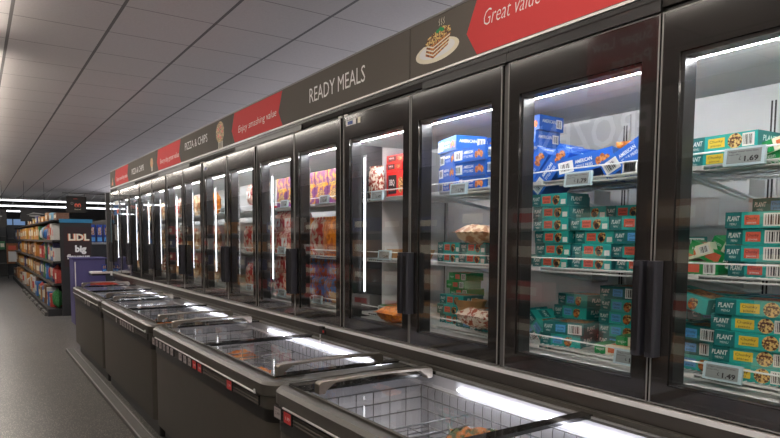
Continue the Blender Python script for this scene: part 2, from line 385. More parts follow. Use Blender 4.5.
# ------------------------------------------------------------------ product meshes (front faces local -y)
FR = frame(0, 0, 0, (1, 0, 0), (0, 0, 1))
def bars(g, x, z, w_, h, fx, vertical=True):
    g.flat([(x, z), (x+w_, z), (x+w_, z+h), (x, z+h)], 'white', fx, .0008)
    n = 7
    for k in range(n):
        a = x+w_*(.1+.8*k/n); b = a+w_*(.03+.05*((k*7) % 3)/2)
        g.flat([(a, z+h*.12), (b, z+h*.12), (b, z+h*.88), (a, z+h*.88)], 'ink', fx, .0012)
def rect(g, x0, x1, z0, z1, m_, fx, lift=.0008):
    g.flat([(x0, z0), (x1, z0), (x1, z1), (x0, z1)], m_, fx, lift)
def carton(w_, d, h, kind):
    g = MB(); a = -w_/2; e = w_/2
    base = dict(o='teal', r='teal', y='teal', b='teal', c='teal', n='teal_dark', blue='blue', green='green', cream='cream', red='red', purple='purple')[kind if kind in ('blue', 'green', 'cream', 'red', 'purple', 'n') else kind]
    g.box(a, e, 0, d, 0, h, base)
    fx = FR; ex = frame(e, 0, 0, (0, 1, 0), (0, 0, 1)); lx = frame(a, d, 0, (0, -1, 0), (0, 0, 1)); tx = frame(0, 0, h, (1, 0, 0), (0, 1, 0))
    if kind in 'orybcn':
        rect(g, a, a+w_*.27, 0, h, 'teal_dark', fx, .0004)
        g.text('PLANT', a+w_*.035, h*.45, h*.30, 'white', fx, width=w_*.2, shear=.12, bold=.02)
        g.text('MENU', a+w_*.08, h*.18, h*.15, 'white', fx, width=w_*.11)
        rect(g, 0, d, 0, h, 'teal_dark', ex, .0004)
        g.text('PLANT', d*.18, h*.4, h*.34, 'white', ex, width=d*.5, shear=.12, bold=.02)
        g.text('MENU', d*.34, h*.12, h*.16, 'white', ex, width=d*.22)
        g.text('PLANT', d*.18, h*.4, h*.34, 'white', lx, width=d*.5, shear=.12, bold=.02)
        pc = dict(o='salmon', r='salmon', y='yellow', b='sky', c='orange', n='sky')[kind]
        rect(g, a+w_*.32, a+w_*.56, h*.2, h*.8, pc, fx)
        g.text('Chunky', a+w_*.34, h*.52, h*.17, 'ink', fx, width=w_*.19)
        g.text('pieces', a+w_*.36, h*.28, h*.14, 'ink' if kind != 'r' else 'white', fx, width=w_*.15)
        if kind in 'ocb':
            g.disc(a+w_*.70, h*.45, w_*.095, h*.40, 'food', fx, .0008); g.disc(a+w_*.76, h*.6, w_*.05, h*.26, 'nuts', fx, .0012)
            g.disc(a+w_*.70, h*.35, w_*.06, h*.2, M['ink'] if kind == 'o' else 'nugget', fx, .0014)
        if kind == 'y': g.disc(a+w_*.70, h*.5, w_*.10, h*.47, 'nuts', fx, .0008)
        if kind in 'yrn': bars(g, a+w_*.80 if kind == 'y' else a+w_*.62, h*.1, w_*.16 if kind == 'y' else w_*.33, h*.8, fx)
        elif kind in 'oc': rect(g, a+w_*.84, a+w_*.97, h*.1, h*.5, 'white', fx)
        rect(g, a+w_*.3, e-w_*.06, d*.2, d*.85, 'food', tx); rect(g, a+w_*.04, a+w_*.26, d*.3, d*.7, 'teal_dark', tx)
        g.text('PLANT', a+w_*.05, d*.45, d*.14, 'white', tx, width=w_*.2, bold=.02)
    if kind == 'blue':
        rect(g, a+w_*.03, a+w_*.30, h*.15, h*.82, 'white', fx)
        bars(g, a+w_*.05, h*.2, w_*.22, h*.55, fx)
        g.text('AMERICAN', a+w_*.34, h*.55, h*.2, 'white', fx, width=w_*.3, bold=.02)
        g.text('STYLE FRIES', a+w_*.34, h*.25, h*.18, 'white', fx, width=w_*.3)
        for k in range(3): g.disc(a+w_*(.74+.08*k), h*(.4+.12*(k % 2)), w_*.05, h*.25, 'nugget', fx, .0008+.0003*k, 9)
        g.text('AMERICAN', d*.1, h*.5, h*.22, 'white', ex, width=d*.55, bold=.02); bars(g, d*.68, h*.2, d*.25, h*.6, ex)
        rect(g, a+w_*.4, e-w_*.05, d*.2, d*.8, 'nugget', tx)
    if kind == 'green':
        rect(g, a+w_*.36, a+w_*.62, h*.2, h*.8, 'salmon', fx); bars(g, a+w_*.7, h*.1, w_*.24, h*.8, fx); g.text('vegan', a+w_*.06, h*.35, h*.3, 'white', fx, width=w_*.22)
        rect(g, a+w_*.1, e-w_*.1, d*.15, d*.8, 'mixed', tx)
    if kind == 'cream':
        rect(g, a, a+w_*.28, 0, h, 'green', fx, .0004); g.text('vegan', a+w_*.04, h*.4, h*.3, 'white', fx, width=w_*.2)
        rect(g, a+w_*.34, a+w_*.68, h*.25, h*.75, 'orange', fx); bars(g, a+w_*.76, h*.15, w_*.2, h*.7, fx)
        rect(g, a, a+w_*.28, 0, d, 'green', tx, .0004); rect(g, a+w_*.34, a+w_*.8, d*.2, d*.8, 'orange', tx)
    if kind == 'red':
        rect(g, a+w_*.1, a+w_*.55, h*.2, h*.85, 'ink', fx); g.text('BBQ', a+w_*.16, h*.5, h*.2, 'white', fx, width=w_*.28, bold=.02); g.text('Chicken', a+w_*.16, h*.3, h*.12, 'salmon', fx, width=w_*.3)
        g.disc(a+w_*.76, h*.5, w_*.13, h*.28, 'nuts', fx)
    if kind == 'purple':
        g.text('Hotties', a+w_*.12, h*.55, h*.14, 'yellow', fx, width=w_*.7, bold=.03); g.disc(a+w_*.5, h*.3, w_*.3, h*.16, 'nuts', fx)
    return g.mesh('carton')
def pouch(w_, d, h, m_, card=None, nx=12, nz=8, crinkle=.006):
    """sealed pillow pack lying or standing: w_ wide (x), h high (z), d thick (y)"""
    rnd = random.Random(int(w_*1e4+h*1e3+d*1e5)); g = MB(); v, f = [], []
    for side in (-1, 1):
        for j in range(nz+1):
            for i in range(nx+1):
                u, t = i/nx*2-1, j/nz*2-1
                b = max(0, (1-abs(u)**3)*(1-abs(t)**4))**.6
                y = side*(d/2*b)+rnd.uniform(-1, 1)*crinkle*b
                v.append((u*w_/2*(1-.04*abs(t)), y, (t+1)*h/2))
    n = (nx+1)*(nz+1)
    for s_ in (0, 1):
        for j in range(nz):
            for i in range(nx):
                q = [s_*n+j*(nx+1)+i, s_*n+j*(nx+1)+i+1, s_*n+(j+1)*(nx+1)+i+1, s_*n+(j+1)*(nx+1)+i]
                f.append(tuple(q) if s_ == 0 else tuple(reversed(q)))
    g.add(v, f, m_, None, True)
    for zz in (0, h):    # crimped seals
        pts = [(-w_/2+w_*k/12*1.0, (.002 if k % 2 else -.002)) for k in range(13)]
        z0, z1 = (zz-.012, zz+.002) if zz == 0 else (zz-.002, zz+.012)
        vv = [(x, y, z0) for x, y in pts]+[(x, y, z1) for x, y in pts]
        g.add(vv, [(k, k+1, k+14, k+13) for k in range(12)], m_)
    if card: rect(g, -w_*.25, w_*.25, h*.3, h*.7, card, frame(0, -d/2-.001, 0, (1, 0, 0), (0, 0, 1)))
    return g.mesh('pouch')
CW, CD, CH = .185, .14, .050
PM = {k: carton(CW, CD, CH, k) for k in ('o', 'r', 'b', 'n')}; PM['y'] = carton(.235, .15, CH, 'y')
PM['blue'] = carton(.23, .17, .068, 'blue'); PM['green'] = carton(.17, .12, .045, 'green'); PM['cream'] = carton(.17, .11, .038, 'cream')
PM['red'] = carton(.17, .05, .17, 'red'); PM['redflat'] = carton(.17, .16, .045, 'red'); PM['purple'] = carton(.18, .08, .24, 'purple')
PM['redgreen'] = carton(.15, .12, .042, 'green')
for k, m_ in (('pouch_red', 'pouch_red'), ('pouch_pink', 'pouch_pink'), ('pouch_blue', 'pouch_blue'), ('pouch_clear', 'pouch_clear'), ('pouch_brown', 'pouch_brown'), ('pouch_orange', 'pouch_orange')):
    PM[k] = pouch(.20, .09, .16, m_, 'white' if k in ('pouch_pink',) else None)
PM['chest_bag'] = pouch(.2, .05, .14, 'pouch_orange', None, 14, 10, .014)
PM['chest_bag_brown'] = pouch(.26, .07, .18, 'pouch_green', None, 14, 10, .014)
PM['chest_bag_white'] = pouch(.2, .04, .14, M['white'], 'sky', 14, 10, .01)
bw = MB(); n = 14
for k in range(n):
    a0, a1 = 2*PI*k/n, 2*PI*(k+1)/n
    bw.add([(.07*math.cos(a0), .05*math.sin(a0)+.06, 0), (.07*math.cos(a1), .05*math.sin(a1)+.06, 0), (.1*math.cos(a1), .07*math.sin(a1)+.06, .055), (.1*math.cos(a0), .07*math.sin(a0)+.06, .055),
            (.092*math.cos(a1), .063*math.sin(a1)+.06, .055), (.092*math.cos(a0), .063*math.sin(a0)+.06, .055), (.066*math.cos(a1), .046*math.sin(a1)+.06, .006), (.066*math.cos(a0), .046*math.sin(a0)+.06, .006), (0, .06, .006), (0, .06, 0)],
           [(0, 1, 2, 3), (3, 2, 4, 5), (5, 4, 6, 7), (7, 6, 8), (1, 0, 9)], 'kraft', None, False)
PM['bowl'] = bw.mesh('bowl')
H_OF = dict(o=CH, r=CH, y=CH, b=CH, n=CH, blue=.068, green=.045, cream=.038, red=.17, redflat=.045, purple=.22, redgreen=.042)
DESC = dict(o=('food_carton', 'teal carton with salmon patch', 'carton'), r=('food_carton', 'teal carton with red patch and barcode', 'carton'), y=('food_carton', 'teal carton with yellow patch', 'carton'),
            b=('food_carton', 'teal carton with blue patch', 'carton'), n=('food_carton', 'dark teal barcoded carton', 'carton'), blue=('food_carton', 'bright blue carton', 'carton'),
            green=('food_carton', 'green carton', 'carton'), cream=('food_carton', 'cream and green carton', 'carton'), red=('meal_box', 'upright red box', 'box'), redflat=('meal_box', 'flat red box', 'box'),
            purple=('meal_box', 'purple and gold box', 'box'), redgreen=('food_carton', 'red-patched green carton', 'carton'), pouch_red=('food_pouch', 'red pouch', 'pouch'), pouch_pink=('food_pouch', 'pink-red pouch', 'pouch'),
            pouch_blue=('food_pouch', 'blue and brown pouch', 'pouch'), pouch_clear=('food_pouch', 'clear pack of meat', 'pouch'), pouch_brown=('food_pouch', 'brown bread pouch', 'pouch'), pouch_orange=('food_pouch', 'orange pouch', 'pouch'),
            bowl=('food_bowl', 'kraft card bowl', 'bowl'))
_used = {}
def put(kind, X, Y, Z, where, rz=0, rx=0, ry=0, sc=None, group=None):
    """where: text that says which one. Product front faces the aisle (-X)."""
    nm, d, cat = DESC[kind]
    if 'pouch' in kind and rx == 0: Z += .013
    o = link(nm, PM[kind], None, (X, Y, Z), (0, 0, 0), sc)
    o.rotation_euler = (Matrix.Rotation(-PI/2+rz, 4, 'Z') @ Matrix.Rotation(ry, 4, 'Y') @ Matrix.Rotation(rx, 4, 'X')).to_euler()
    lab = d+', '+where
    n_ = _used.get(lab, 0); _used[lab] = n_+1
    if n_: lab = lab+', '+ORD[n_]+' one'
    return tag(o, lab, cat, group or 'frozen food behind the glass doors')
_st = random.Random(3)
def stack(kinds, X, Y, Z, where, rz=0, jit=.012):
    z = Z
    for i, k in enumerate(kinds):
        put(k, X+_st.uniform(-jit, jit), Y+_st.uniform(-jit, jit), z, ('bottom' if i == 0 else ORD[i]+' up' if i < len(kinds)-1 else 'topmost')+' in '+where if len(kinds) > 1 else where, rz+_st.uniform(-.06, .06))
        z += H_OF[k]+.0015

# ------------------------------------------------------------------ upright glass-door freezers
S1, S2, S3 = 1.742, 1.388, 1.062      # shelf surfaces
XB = 2.62                            # back lining
def shelf_mesh(L, fine):
    g = MB(); d = .55 if True else 0
    g.tube([(0, 0, 0), (0, L, 0)], .0045, 'wire'); g.tube([(0, 0, -.014), (0, L, -.014)], .004, 'wire'); g.tube([(d, 0, 0), (d, L, 0)], .004, 'wire')
    if fine:
        n_ = int(L/.022)
        for k in range(n_+1):
            y = k*L/n_; g.tube([(0, y, -.014), (0, y, .001), (d, y, .001)], .0024, 'wire', 4)
        for x in (.14, .28, .42): g.tube([(x, 0, -.004), (x, L, -.004)], .003, 'wire', 5)
    else:
        g.box(0, d, 0, L, -.003, .001, 'wire')
    return g.mesh('shelf')
def rail_mesh(L):
    g = MB(); r = .0032
    g.tube([(-.004, .0, 0), (-.006, .0, .036), (-.006, .02, .042), (-.006, L-.02, .042), (-.006, L, .036), (-.004, L, 0)], r, 'wire', 6)
    g.box(-.012, -.004, L*.86, L*.95, -.012, .002, 'white')
    return g.mesh('front_rail')
def bracket_mesh():
    g = MB()
    for y in (.0, .035): g.tube([(0, y, -.006), (.08, y, -.012), (.5, y, -.075), (.6, y, -.08)], .006, 'wire', 5)
    g.box(.5, .62, .012, .022, -.09, -.002, 'case_back'); g.tube([(.08, 0, -.012), (.08, .035, -.012)], .004, 'wire', 5)
    return g.mesh('bracket')
def esl_mesh(price, dark=False):
    g = MB(); W_, H_ = .125, .056
    g.box(-W_/2, W_/2, -.006, .006, 0, H_, 'label_case')
    fx = frame(0, -.0061, 0, (1, 0, 0), (0, 0, 1))
    rect(g, -W_*.42, W_*.42, H_*.12, H_*.88, 'lcd', fx, .0004)
    g.text('Vegan meal selection', -W_*.38, H_*.72, H_*.09, 'ink', fx, width=W_*.72, lift=.0008)
    g.text('frozen 300 g', -W_*.38, H_*.57, H_*.08, 'ink', fx, width=W_*.3, lift=.0008)
    g.text(price, -W_*.02, H_*.22, H_*.27, 'ink', fx, width=W_*.38, lift=.0008, bold=.03)
    g.text('£', -W_*.12, H_*.3, H_*.2, 'ink', fx, lift=.0008)
    return g.mesh('price_label')
shelf_fine, shelf_plain, rail_m, brack_m = shelf_mesh(.672, True), shelf_mesh(.672, False), rail_mesh(.672), bracket_mesh()
ESL = {p: esl_mesh(p) for p in ('1.69', '1.49', '1.79', '2.49')}
def handle_mesh():
    g = MB()
    g.rbox(-.052, 0, -.018, .018, 1.125, 1.437, .014, 'handle')
    for k in range(5): g.box(-.0532, -.0515, -.012+.005*k, -.010+.005*k, 1.14, 1.42, 'black')
    return g.mesh('handle')
handle_m = handle_mesh()
ZB, ZT = .965, 2.225
def door_parts(root, y0, y1, handle_low, k):
    """one hinged glass door between y0 and y1; the handle stands at the low-Y side when handle_low"""
    a, b = y0+.004, y1-.004
    oa, ob = a+.062, b-.062
    g = MB(); x0, x1 = 0.0, .045
    zb, zt = ZB+.066, ZT-.135
    g.box(x0, x1, a, oa, ZB, ZT, 'door_frame').box(x0, x1, ob, b, ZB, ZT, 'door_frame').box(x0, x1, oa, ob, ZB, zb, 'door_frame').box(x0, x1, oa, ob, zt, ZT, 'door_frame')
    for (p, q, r_, s_, dx) in ((oa, oa+.012, zb, zt, .075), (ob-.012, ob, zb, zt, .075), (oa, ob, zb, zb+.008, .05), (oa, ob, zt-.012, zt, .07)):
        g.box(.012, dx, p, q, r_, s_, 'black')
    d = g.build('door', root, bevel=0)
    e = MB()
    for y in (a, b-.004): e.box(-.003, .0, y, y+.004, ZB, ZT, 'frame_edge')
    e.box(-.002, .0, a, b, ZB, ZB+.004, 'frame_edge').box(-.002, .0, a, b, ZT-.004, ZT, 'frame_edge')
    e.build('edge_trim', d)
    MB().add([(.006, oa, zb), (.006, ob, zb), (.006, ob, zt), (.006, oa, zt)], [(0, 1, 2, 3)], 'glass').build('glass_pane', d)
    link('handle', handle_m, d, (0, (a+.022) if handle_low else (b-.022), 0))
    h = MB().box(.0, .03, (b-.03) if handle_low else a, (b-.002) if handle_low else a+.03, ZT+.001, ZT+.012, 'silver').build('hinge', d)
    return d
def upright(i, y0, y1, label, ndoors=2, fine=True, dividers=(False, True)):
    t = thing('upright_freezer', label, 'freezer', (1.85, 0, 0), 'row of upright glass-door freezers')
    y0 += .0005; y1 -= .0005
    s = MB(); xb = XB-1.85
    s.box(xb, xb+.05, y0, y1, .93, 2.29, 'case_back').box(.06, xb, y0, y1, .96, 1.03, 'case_back').box(.05, xb, y0, y1, 2.115, 2.29, 'case_back')
    s.box(.05, .058, y0, y1, .955, 1.03, 'case_back')
    s.build('cabinet_lining', t)
    s = MB(); s.box(.0, .05, y0+.002, y1-.002, 2.243, 2.288, 'fascia'); s.box(.012, .05, y0, y1, 2.225, 2.243, 'black'); s.box(-.002, .0, y0, y1, 2.272, 2.288, 'black'); s.build('top_fascia', t)  # black strips stand in for shade: gap over doors, line under header
    s = MB(); s.box(.01, .06, y0+.001, y0+.029, .96, 2.224, 'pillar'); s.build('mullion', t)
    s = MB(); s.box(-.012, .08, y0, y1, .94, .957, 'silver').build('sill', t)
    MB().box(-.008, .06, y0, y1, .895, .94, 'apron').box(.0, .06, y0, y1, .85, .895, 'black').build('sill_apron', t)
    # lamps
    l = MB(); l.box(.082, .088, y0+.01, y1-.01, 2.080, 2.086, 'led_top'); l.box(.075, .095, y0+.01, y1-.01, 2.086, 2.095, 'case_back'); l.build('top_lamp', t)
    if dividers[1]: MB().box(.06, .26, y1-.024, y1-.001, 1.03, 2.07, 'case_dark').box(.26, xb, y1-.024, y1-.001, 1.03, 2.07, 'case_back').build('divider_wall', t)
    dw = (y1-y0)/ndoors
    for k in range(ndoors):
        a, b = y0+k*dw+(.029 if k == 0 else 0), y0+(k+1)*dw
        door_parts(t, a, b, (k == 1) if ndoors == 2 else False, k)
        if i > 0:
            sy = b-.10 if k == 1 else b-.035
            MB().box(.085, .091, sy, sy+.007, 1.19, 1.985, 'led').box(.091, .10, sy-.004, sy+.02, 1.18, 2.0, 'frame_edge').build('side_lamp', t)
        for sz, sname in ((S1, 'upper'), (S2, 'middle'), (S3, 'lower')):
            sh = link('shelf', shelf_fine if fine else shelf_plain, t, (.12, a, sz), scale=(1, (b-a)/.672, 1))
            link('front_rail', rail_m, sh, (0, 0, 0))
            if fine and sz != S3: link('bracket', brack_m, sh, (0, .0, 0))
    if i < 3:
        for zz in (y0+dw, y1-.021):
            MB().box(xb-.012, xb-.001, zz-.02, zz+.02, 1.03, 2.1, 'case_back').box(xb-.014, xb-.011, zz-.008, zz-.002, 1.05, 2.05, 'ink').box(xb-.014, xb-.011, zz+.006, zz+.012, 1.05, 2.05, 'ink').build('shelf_upright', t)
    return t
Y0 = .526; PT = 1.37
def pl(root, price, Y, Z, rx=-.12):
    """price label hooked on a shelf rail (world Y, Z)"""
    sh = min((c for c in root.children if c.name.startswith('shelf') and not c.name.startswith('shelf_u')), key=lambda c: abs(c.location.z-Z)*3+abs(c.location.y+.336-Y))
    o = link('price_label', ESL[price], sh); o.rotation_euler = (Matrix.Rotation(-PI/2, 4, 'Z') @ Matrix.Rotation(rx, 4, 'X')).to_euler()
    o.location = (-.014, (Y-sh.location.y)/sh.scale.y, Z-sh.location.z)
    o.scale = (1/1.0, 1, 1)
    return o
LBL = ['nearest two-door upright freezer holding teal and bright blue cartons', 'upright freezer with black pull handles, blue cartons left door and red boxes right',
       'two-door upright freezer under the READY MEALS end holding purple and gold boxes', 'two-door upright freezer below the Enjoy smashing value arrow, one door nearly empty',
       'two-door upright freezer below the PIZZA & CHIPS lettering', 'two-door upright freezer below the Every day great value arrow',
       'two-door upright freezer next to the farthest one', 'farthest upright freezer with a blue poster in its door']
LBL[1] = 'two-door upright freezer with blue cartons beside red boxes and a kraft bowl'
UP = []
for i in range(8):
    y0 = Y0+PT*i; y1 = y0+PT
    nd = 2
    if i == 7: y1 = 10.83; nd = 1
    UP.append(upright(i, y0, y1, LBL[i], nd, fine=(i < 2), dividers=(False, i in (1,))))
# near stub beyond the frame edge keeps the case closed
UPN = thing('upright_freezer', 'upright freezer cut off at the photograph edge by the nearest doors', 'freezer', (1.85, 0, 0), 'row of upright glass-door freezers')
xb = XB-1.85
MB().box(xb, xb+.05, -.2, Y0, .93, 2.29, 'case_back').box(.06, xb, -.2, Y0, .96, 1.03, 'case_back').box(.05, xb, -.2, Y0, 2.115, 2.29, 'case_back').box(0, xb, -.2, -.17, .93, 2.29, 'case_back').build('cabinet_lining', UPN)
MB().box(0, .05, -.2, Y0, 2.225, 2.288, 'hdr').build('top_fascia', UPN)
MB().box(-.012, .08, -.2, Y0, .94, .957, 'silver').build('sill', UPN)
MB().box(-.008, .06, -.2, Y0, .895, .94, 'apron').box(.0, .06, -.2, Y0, .85, .895, 'black').build('sill_apron', UPN)
door_parts(UPN, -.15, Y0-.02, True, 0)
# end wall of the row
MB().box(0, xb+.05, 10.83, 10.86, .9, 2.29, 'pillar').build('end_panel', UP[7])
MB().box(-.29, 0, 10.95, 11.3, .93, .957, 'silver').box(-.29, .02, 10.95, 11.3, .9, .93, 'black').box(-.02, .03, 10.86, 11.3, .9, .957, 'silver').build('end_shelf', UP[7])
MB().box(-.03, .03, 11.1, 11.16, .957, 2.25, 'pillar').build('end_post', UP[7])
# base plinth below the cases, behind the chests
for i in range(8):
    a, b = Y0+PT*i+.001, (Y0+PT*(i+1) if i < 7 else 10.83)-.001
    if i < 6: MB().box(.03, xb+.05, a, b, .0, .85, 'black').build('rear_plinth', UP[i])
    else: MB().box(xb-.1, xb+.05, a, b, .0, .93, 'pillar').build('rear_plinth', UP[i])
MB().box(.03, xb+.05, -.2, Y0-.001, .0, .85, 'black').build('rear_plinth', UPN)
for y in (1.84, 4.44, 7.03, 9.6):
    for i in range(8):
        a, b = max(y-.63, Y0+PT*i+.001), min(y+.63, Y0+PT*(i+1)-.001)
        if b-a > .02: MB().box(-.012, .0, a, b, 2.228, 2.262, 'black').build('vent_slot', UP[i])
# small status stickers on top corners
st = MB(); fx = frame(-.0015, 0, 0, (0, -1, 0), (0, 0, 1)); rect(st, -3.23, -3.12, 2.165, 2.195, 'white', fx, .0004); rect(st, -3.215, -3.155, 2.17, 2.19, 'blue_deep', fx, .0008); rect(st, -3.10, -3.07, 2.165, 2.197, 'cream', fx, .0004)
st.build('sticker', UP[1])
st = MB(); rect(st, -5.95, -5.84, 2.15, 2.18, 'white', fx, .0004); rect(st, -5.94, -5.88, 2.155, 2.175, 'blue_deep', fx, .0008); st.build('sticker', UP[3])
# price labels
pl(UP[0], '1.69', .988, 1.732); pl(UP[0], '1.49', 1.024, 1.058); pl(UP[0], '1.79', 1.615, 1.712); pl(UP[0], '1.49', 1.36, 1.05)
pl(UP[1], '1.79', 2.33, 1.72); pl(UP[1], '1.49', 3.06, 1.73); pl(UP[1], '2.49', 2.98, 1.385); pl(UP[1], '1.49', 2.98, 1.062)
for i, y, z, p in ((2, 3.72, 1.74, '2.49'), (2, 4.36, 1.74, '1.49'), (2, 3.82, 1.06, '1.79'), (2, 4.42, 1.06, '1.49'), (2, 4.42, 1.39, '1.69'), (3, 5.1, 1.06, '1.79'), (3, 5.75, 1.74, '1.69')):
    pl(UP[i], p, y, z)

# ------------------------------------------------------------------ products in the uprights (X = front of product)
E0, E1 = 'nearest door', 'second door'
XF = 2.0
# door 0 upper shelf
stack(['y', 'y'], XF+.01, 1.09, S1, 'pair on the upper shelf, nearest door')
put('cream', XF+.03, .90, S1+.045, 'tilted on the upper shelf, nearest door', ry=-.28, group=None)
put('green', XF+.04, .90, S1, 'flat under the tilted cream carton, upper shelf, nearest door')
stack(['green', 'o'], XF+.16, .78, S1, 'stack behind the tilted cream carton, nearest door')
# door 0 middle shelf
stack(['r', 'r', 'r', 'r'], XF, .955, S2, 'front stack, middle shelf, nearest door')
stack(['r', 'r', 'r', 'r', 'n'], XF+.16, .98, S2, 'rear stack, middle shelf, nearest door')
stack(['r', 'r', 'r'], XF+.02, .79, S2, 'edge stack, middle shelf, nearest door')
put('green', XF+.02, 1.17, S2, 'flat at the handle side, middle shelf, nearest door')
put('green', XF+.05, 1.13, S2+.042, 'leaning across middle shelf, nearest door', ry=.42, rz=.2)
put('cream', XF+.04, 1.2, S2+.05, 'tilted upward, middle shelf, nearest door', ry=-.3)
put('n', XF+.14, 1.3, S2+.08, 'perched at the rear left, middle shelf, nearest door', rz=.5)
put('cream', XF+.07, 1.08, S2+.06, 'slumped beside the teal stack, middle shelf, nearest door', ry=.5, rz=-.2)
# door 0 lower shelf
stack(['y', 'y', 'y', 'y', 'y'], XF, .965, S3, 'tall middle stack, lower shelf, nearest door', rz=.08)
stack(['y', 'y', 'y', 'y', 'y'], XF+.02, .715, S3, 'right-hand stack, lower shelf, nearest door')
stack(['b', 'n', 'n'], XF+.02, 1.165, S3, 'left-hand stack, lower shelf, nearest door', rz=-.1)
stack(['n', 'n', 'n', 'b', 'b'], XF+.17, 1.19, S3, 'rear left stack, lower shelf, nearest door', rz=-.12)
stack(['n', 'y', 'y', 'y', 'o'], XF+.18, .98, S3, 'rear middle stack, lower shelf, nearest door')
put('b', XF-.005, 1.19, S3+.215, 'tilted on top at the left, lower shelf, nearest door', ry=.18, rz=-.15)
# door 1 upper shelf: blue cartons
put('blue', XF+.10, 1.86, S1+.075, 'lying behind the leaning pair, upper shelf, second door', rz=-.15)
put('blue', XF+.14, 1.88, S1, 'bottom one at the rear left, upper shelf, second door', rz=-.1)
put('blue', XF+.03, 1.905, S1+.03, 'leaning left of its twin, upper shelf, second door', ry=-.95, rz=.1)
put('blue', XF+.03, 1.80, S1+.03, 'leaning right of its twin, upper shelf, second door', ry=-.85, rz=.1)
put('blue', XF+.02, 1.63, S1+.035, 'lying tilted in the middle, upper shelf, second door', ry=-.18, rz=.3)
put('blue', XF+.04, 1.43, S1+.055, 'steeply tilted toward the handle, upper shelf, second door', ry=-.55, rz=.25)
put('blue', XF+.03, 1.36, S1, 'flat under the tilted one, upper shelf, second door')
put('blue', XF+.2, 1.62, S1, 'flat at the rear, upper shelf, second door')
stack(['n', 'o', 'green'], XF+.25, 1.5, S1, 'rear stack, upper shelf, second door')
put('pouch_orange', XF+.33, 1.62, S1+.0, 'green and orange pack at rear, upper shelf, second door')
put('n', XF+.1, 1.31, S1+.062, 'beside handle, upper shelf, second door')
# door 1 middle shelf
stack(['o', 'o', 'o', 'o', 'o', 'o', 'o'][:6], XF+.01, 1.795, S2, 'tall left stack, middle shelf, second door')
stack(['o', 'o', 'o', 'o'], XF+.02, 1.595, S2, 'second stack, middle shelf, second door')
stack(['r', 'o', 'n', 'r'], XF+.02, 1.40, S2, 'third stack, middle shelf, second door')
stack(['o', 'o', 'o', 'o', 'o', 'o'], XF+.17, 1.93, S2, 'rear left stack, middle shelf, second door')
stack(['o', 'o', 'o', 'o', 'o'], XF+.17, 1.74, S2, 'rear centre stack, middle shelf, second door')
stack(['r', 'n', 'o', 'o', 'o'], XF+.18, 1.55, S2, 'rear right stack, middle shelf, second door')
# door 1 lower shelf
stack(['b', 'n'], XF+.015, 1.72, S3, 'front pair, lower shelf, second door', rz=.18)
stack(['n', 'b', 'b', 'b'], XF+.17, 1.80, S3, 'rear left stack, lower shelf, second door', rz=-.1)
stack(['n', 'b', 'b', 'b', 'n'], XF+.15, 1.55, S3, 'rear middle stack, lower shelf, second door')
stack(['n', 'b', 'b', 'n', 'b'], XF+.17, 1.36, S3, 'rear right stack, lower shelf, second door')
put('b', XF+.05, 1.9, S3+.03, 'leaning on the stack at far left, lower shelf, second door', ry=.75)
put('n', XF+.06, 1.96, S3+.03, 'steeply leaning by the mullion, lower shelf, second door', ry=.95)
put('cream', XF+.02, 1.47, S3, 'flat at the front, lower shelf, second door', rz=.1)
put('cream', XF+.06, 1.40, S3+.035, 'resting on its twin, lower shelf, second door', rz=.15)
# door 2
stack(['blue', 'blue', 'blue', 'blue'], XF+.03, 2.51, S1, 'left front stack, upper shelf, third door', rz=-.3)
stack(['blue', 'blue', 'blue'], XF+.01, 2.31, S1, 'middle stack, upper shelf, third door')
stack(['blue', 'blue', 'blue', 'blue'], XF+.18, 2.4, S1, 'rear stack, upper shelf, third door')
stack(['blue', 'blue', 'blue'], XF+.04, 2.11, S1, 'right front stack, upper shelf, third door', rz=.2)
stack(['blue', 'blue', 'blue', 'blue', 'blue'], XF+.2, 2.18, S1, 'rear right stack, upper shelf, third door')
stack(['o', 'o'], XF, 2.45, S2, 'left pair, middle shelf, third door')
stack(['o', 'o'], XF, 2.27, S2, 'middle pair, middle shelf, third door'); put('o', XF+.01, 2.09, S2, 'right end of middle shelf, third door')
put('pouch_brown', XF+.08, 2.24, S2+.125, 'lying on teal cartons, middle shelf, third door', rx=PI/2*.9, rz=.2)
stack(['redgreen', 'redgreen', 'redgreen', 'redgreen', 'redgreen', 'redgreen'], XF+.2, 2.62, S3, 'rear left stack, lower shelf, third door')
stack(['o', 'o', 'o'], XF+.06, 2.5, S3, 'left stack, lower shelf, third door')
put('bowl', XF+.01, 2.36, S3+.085, 'heaped in the middle of lower shelf, third door')
stack(['n', 'b'], XF+.03, 2.33, S3, 'pair under the kraft bowl, lower shelf, third door')
put('pouch_clear', XF+.05, 2.18, S3+.05, 'lying on lower shelf, third door', rx=PI/2*.85)
put('b', XF+.01, 2.16, S3, 'front right of lower shelf, third door')
# door 3
stack(['redflat', 'redflat'], XF+.11, 3.11, S1+.175, 'pair lying on the upright boxes, fourth door')
put('red', XF+.10, 3.08, S1, 'at the centre of upper shelf, fourth door', rz=.1); put('red', XF+.10, 2.90, S1, 'at the handle side of upper shelf, fourth door')
put('red', XF+.25, 3.15, S1, 'behind clear pack, upper shelf, fourth door')
put('pouch_clear', XF+.03, 3.18, S1, 'standing by upright red box, upper shelf, fourth door', rz=.2, sc=(.6, .8, 1.1))
put('bowl', XF+.1, 3.12, S2, 'left of its twin, middle shelf, fourth door'); put('bowl', XF+.1, 2.9, S2, 'right of its twin, middle shelf, fourth door')
put('green', XF+.05, 3.08, S3, 'left of the orange pouch, lower shelf, fourth door'); put('pouch_orange', XF+.06, 2.90, S3, 'on lower shelf, fourth door', rx=PI/2*.9)
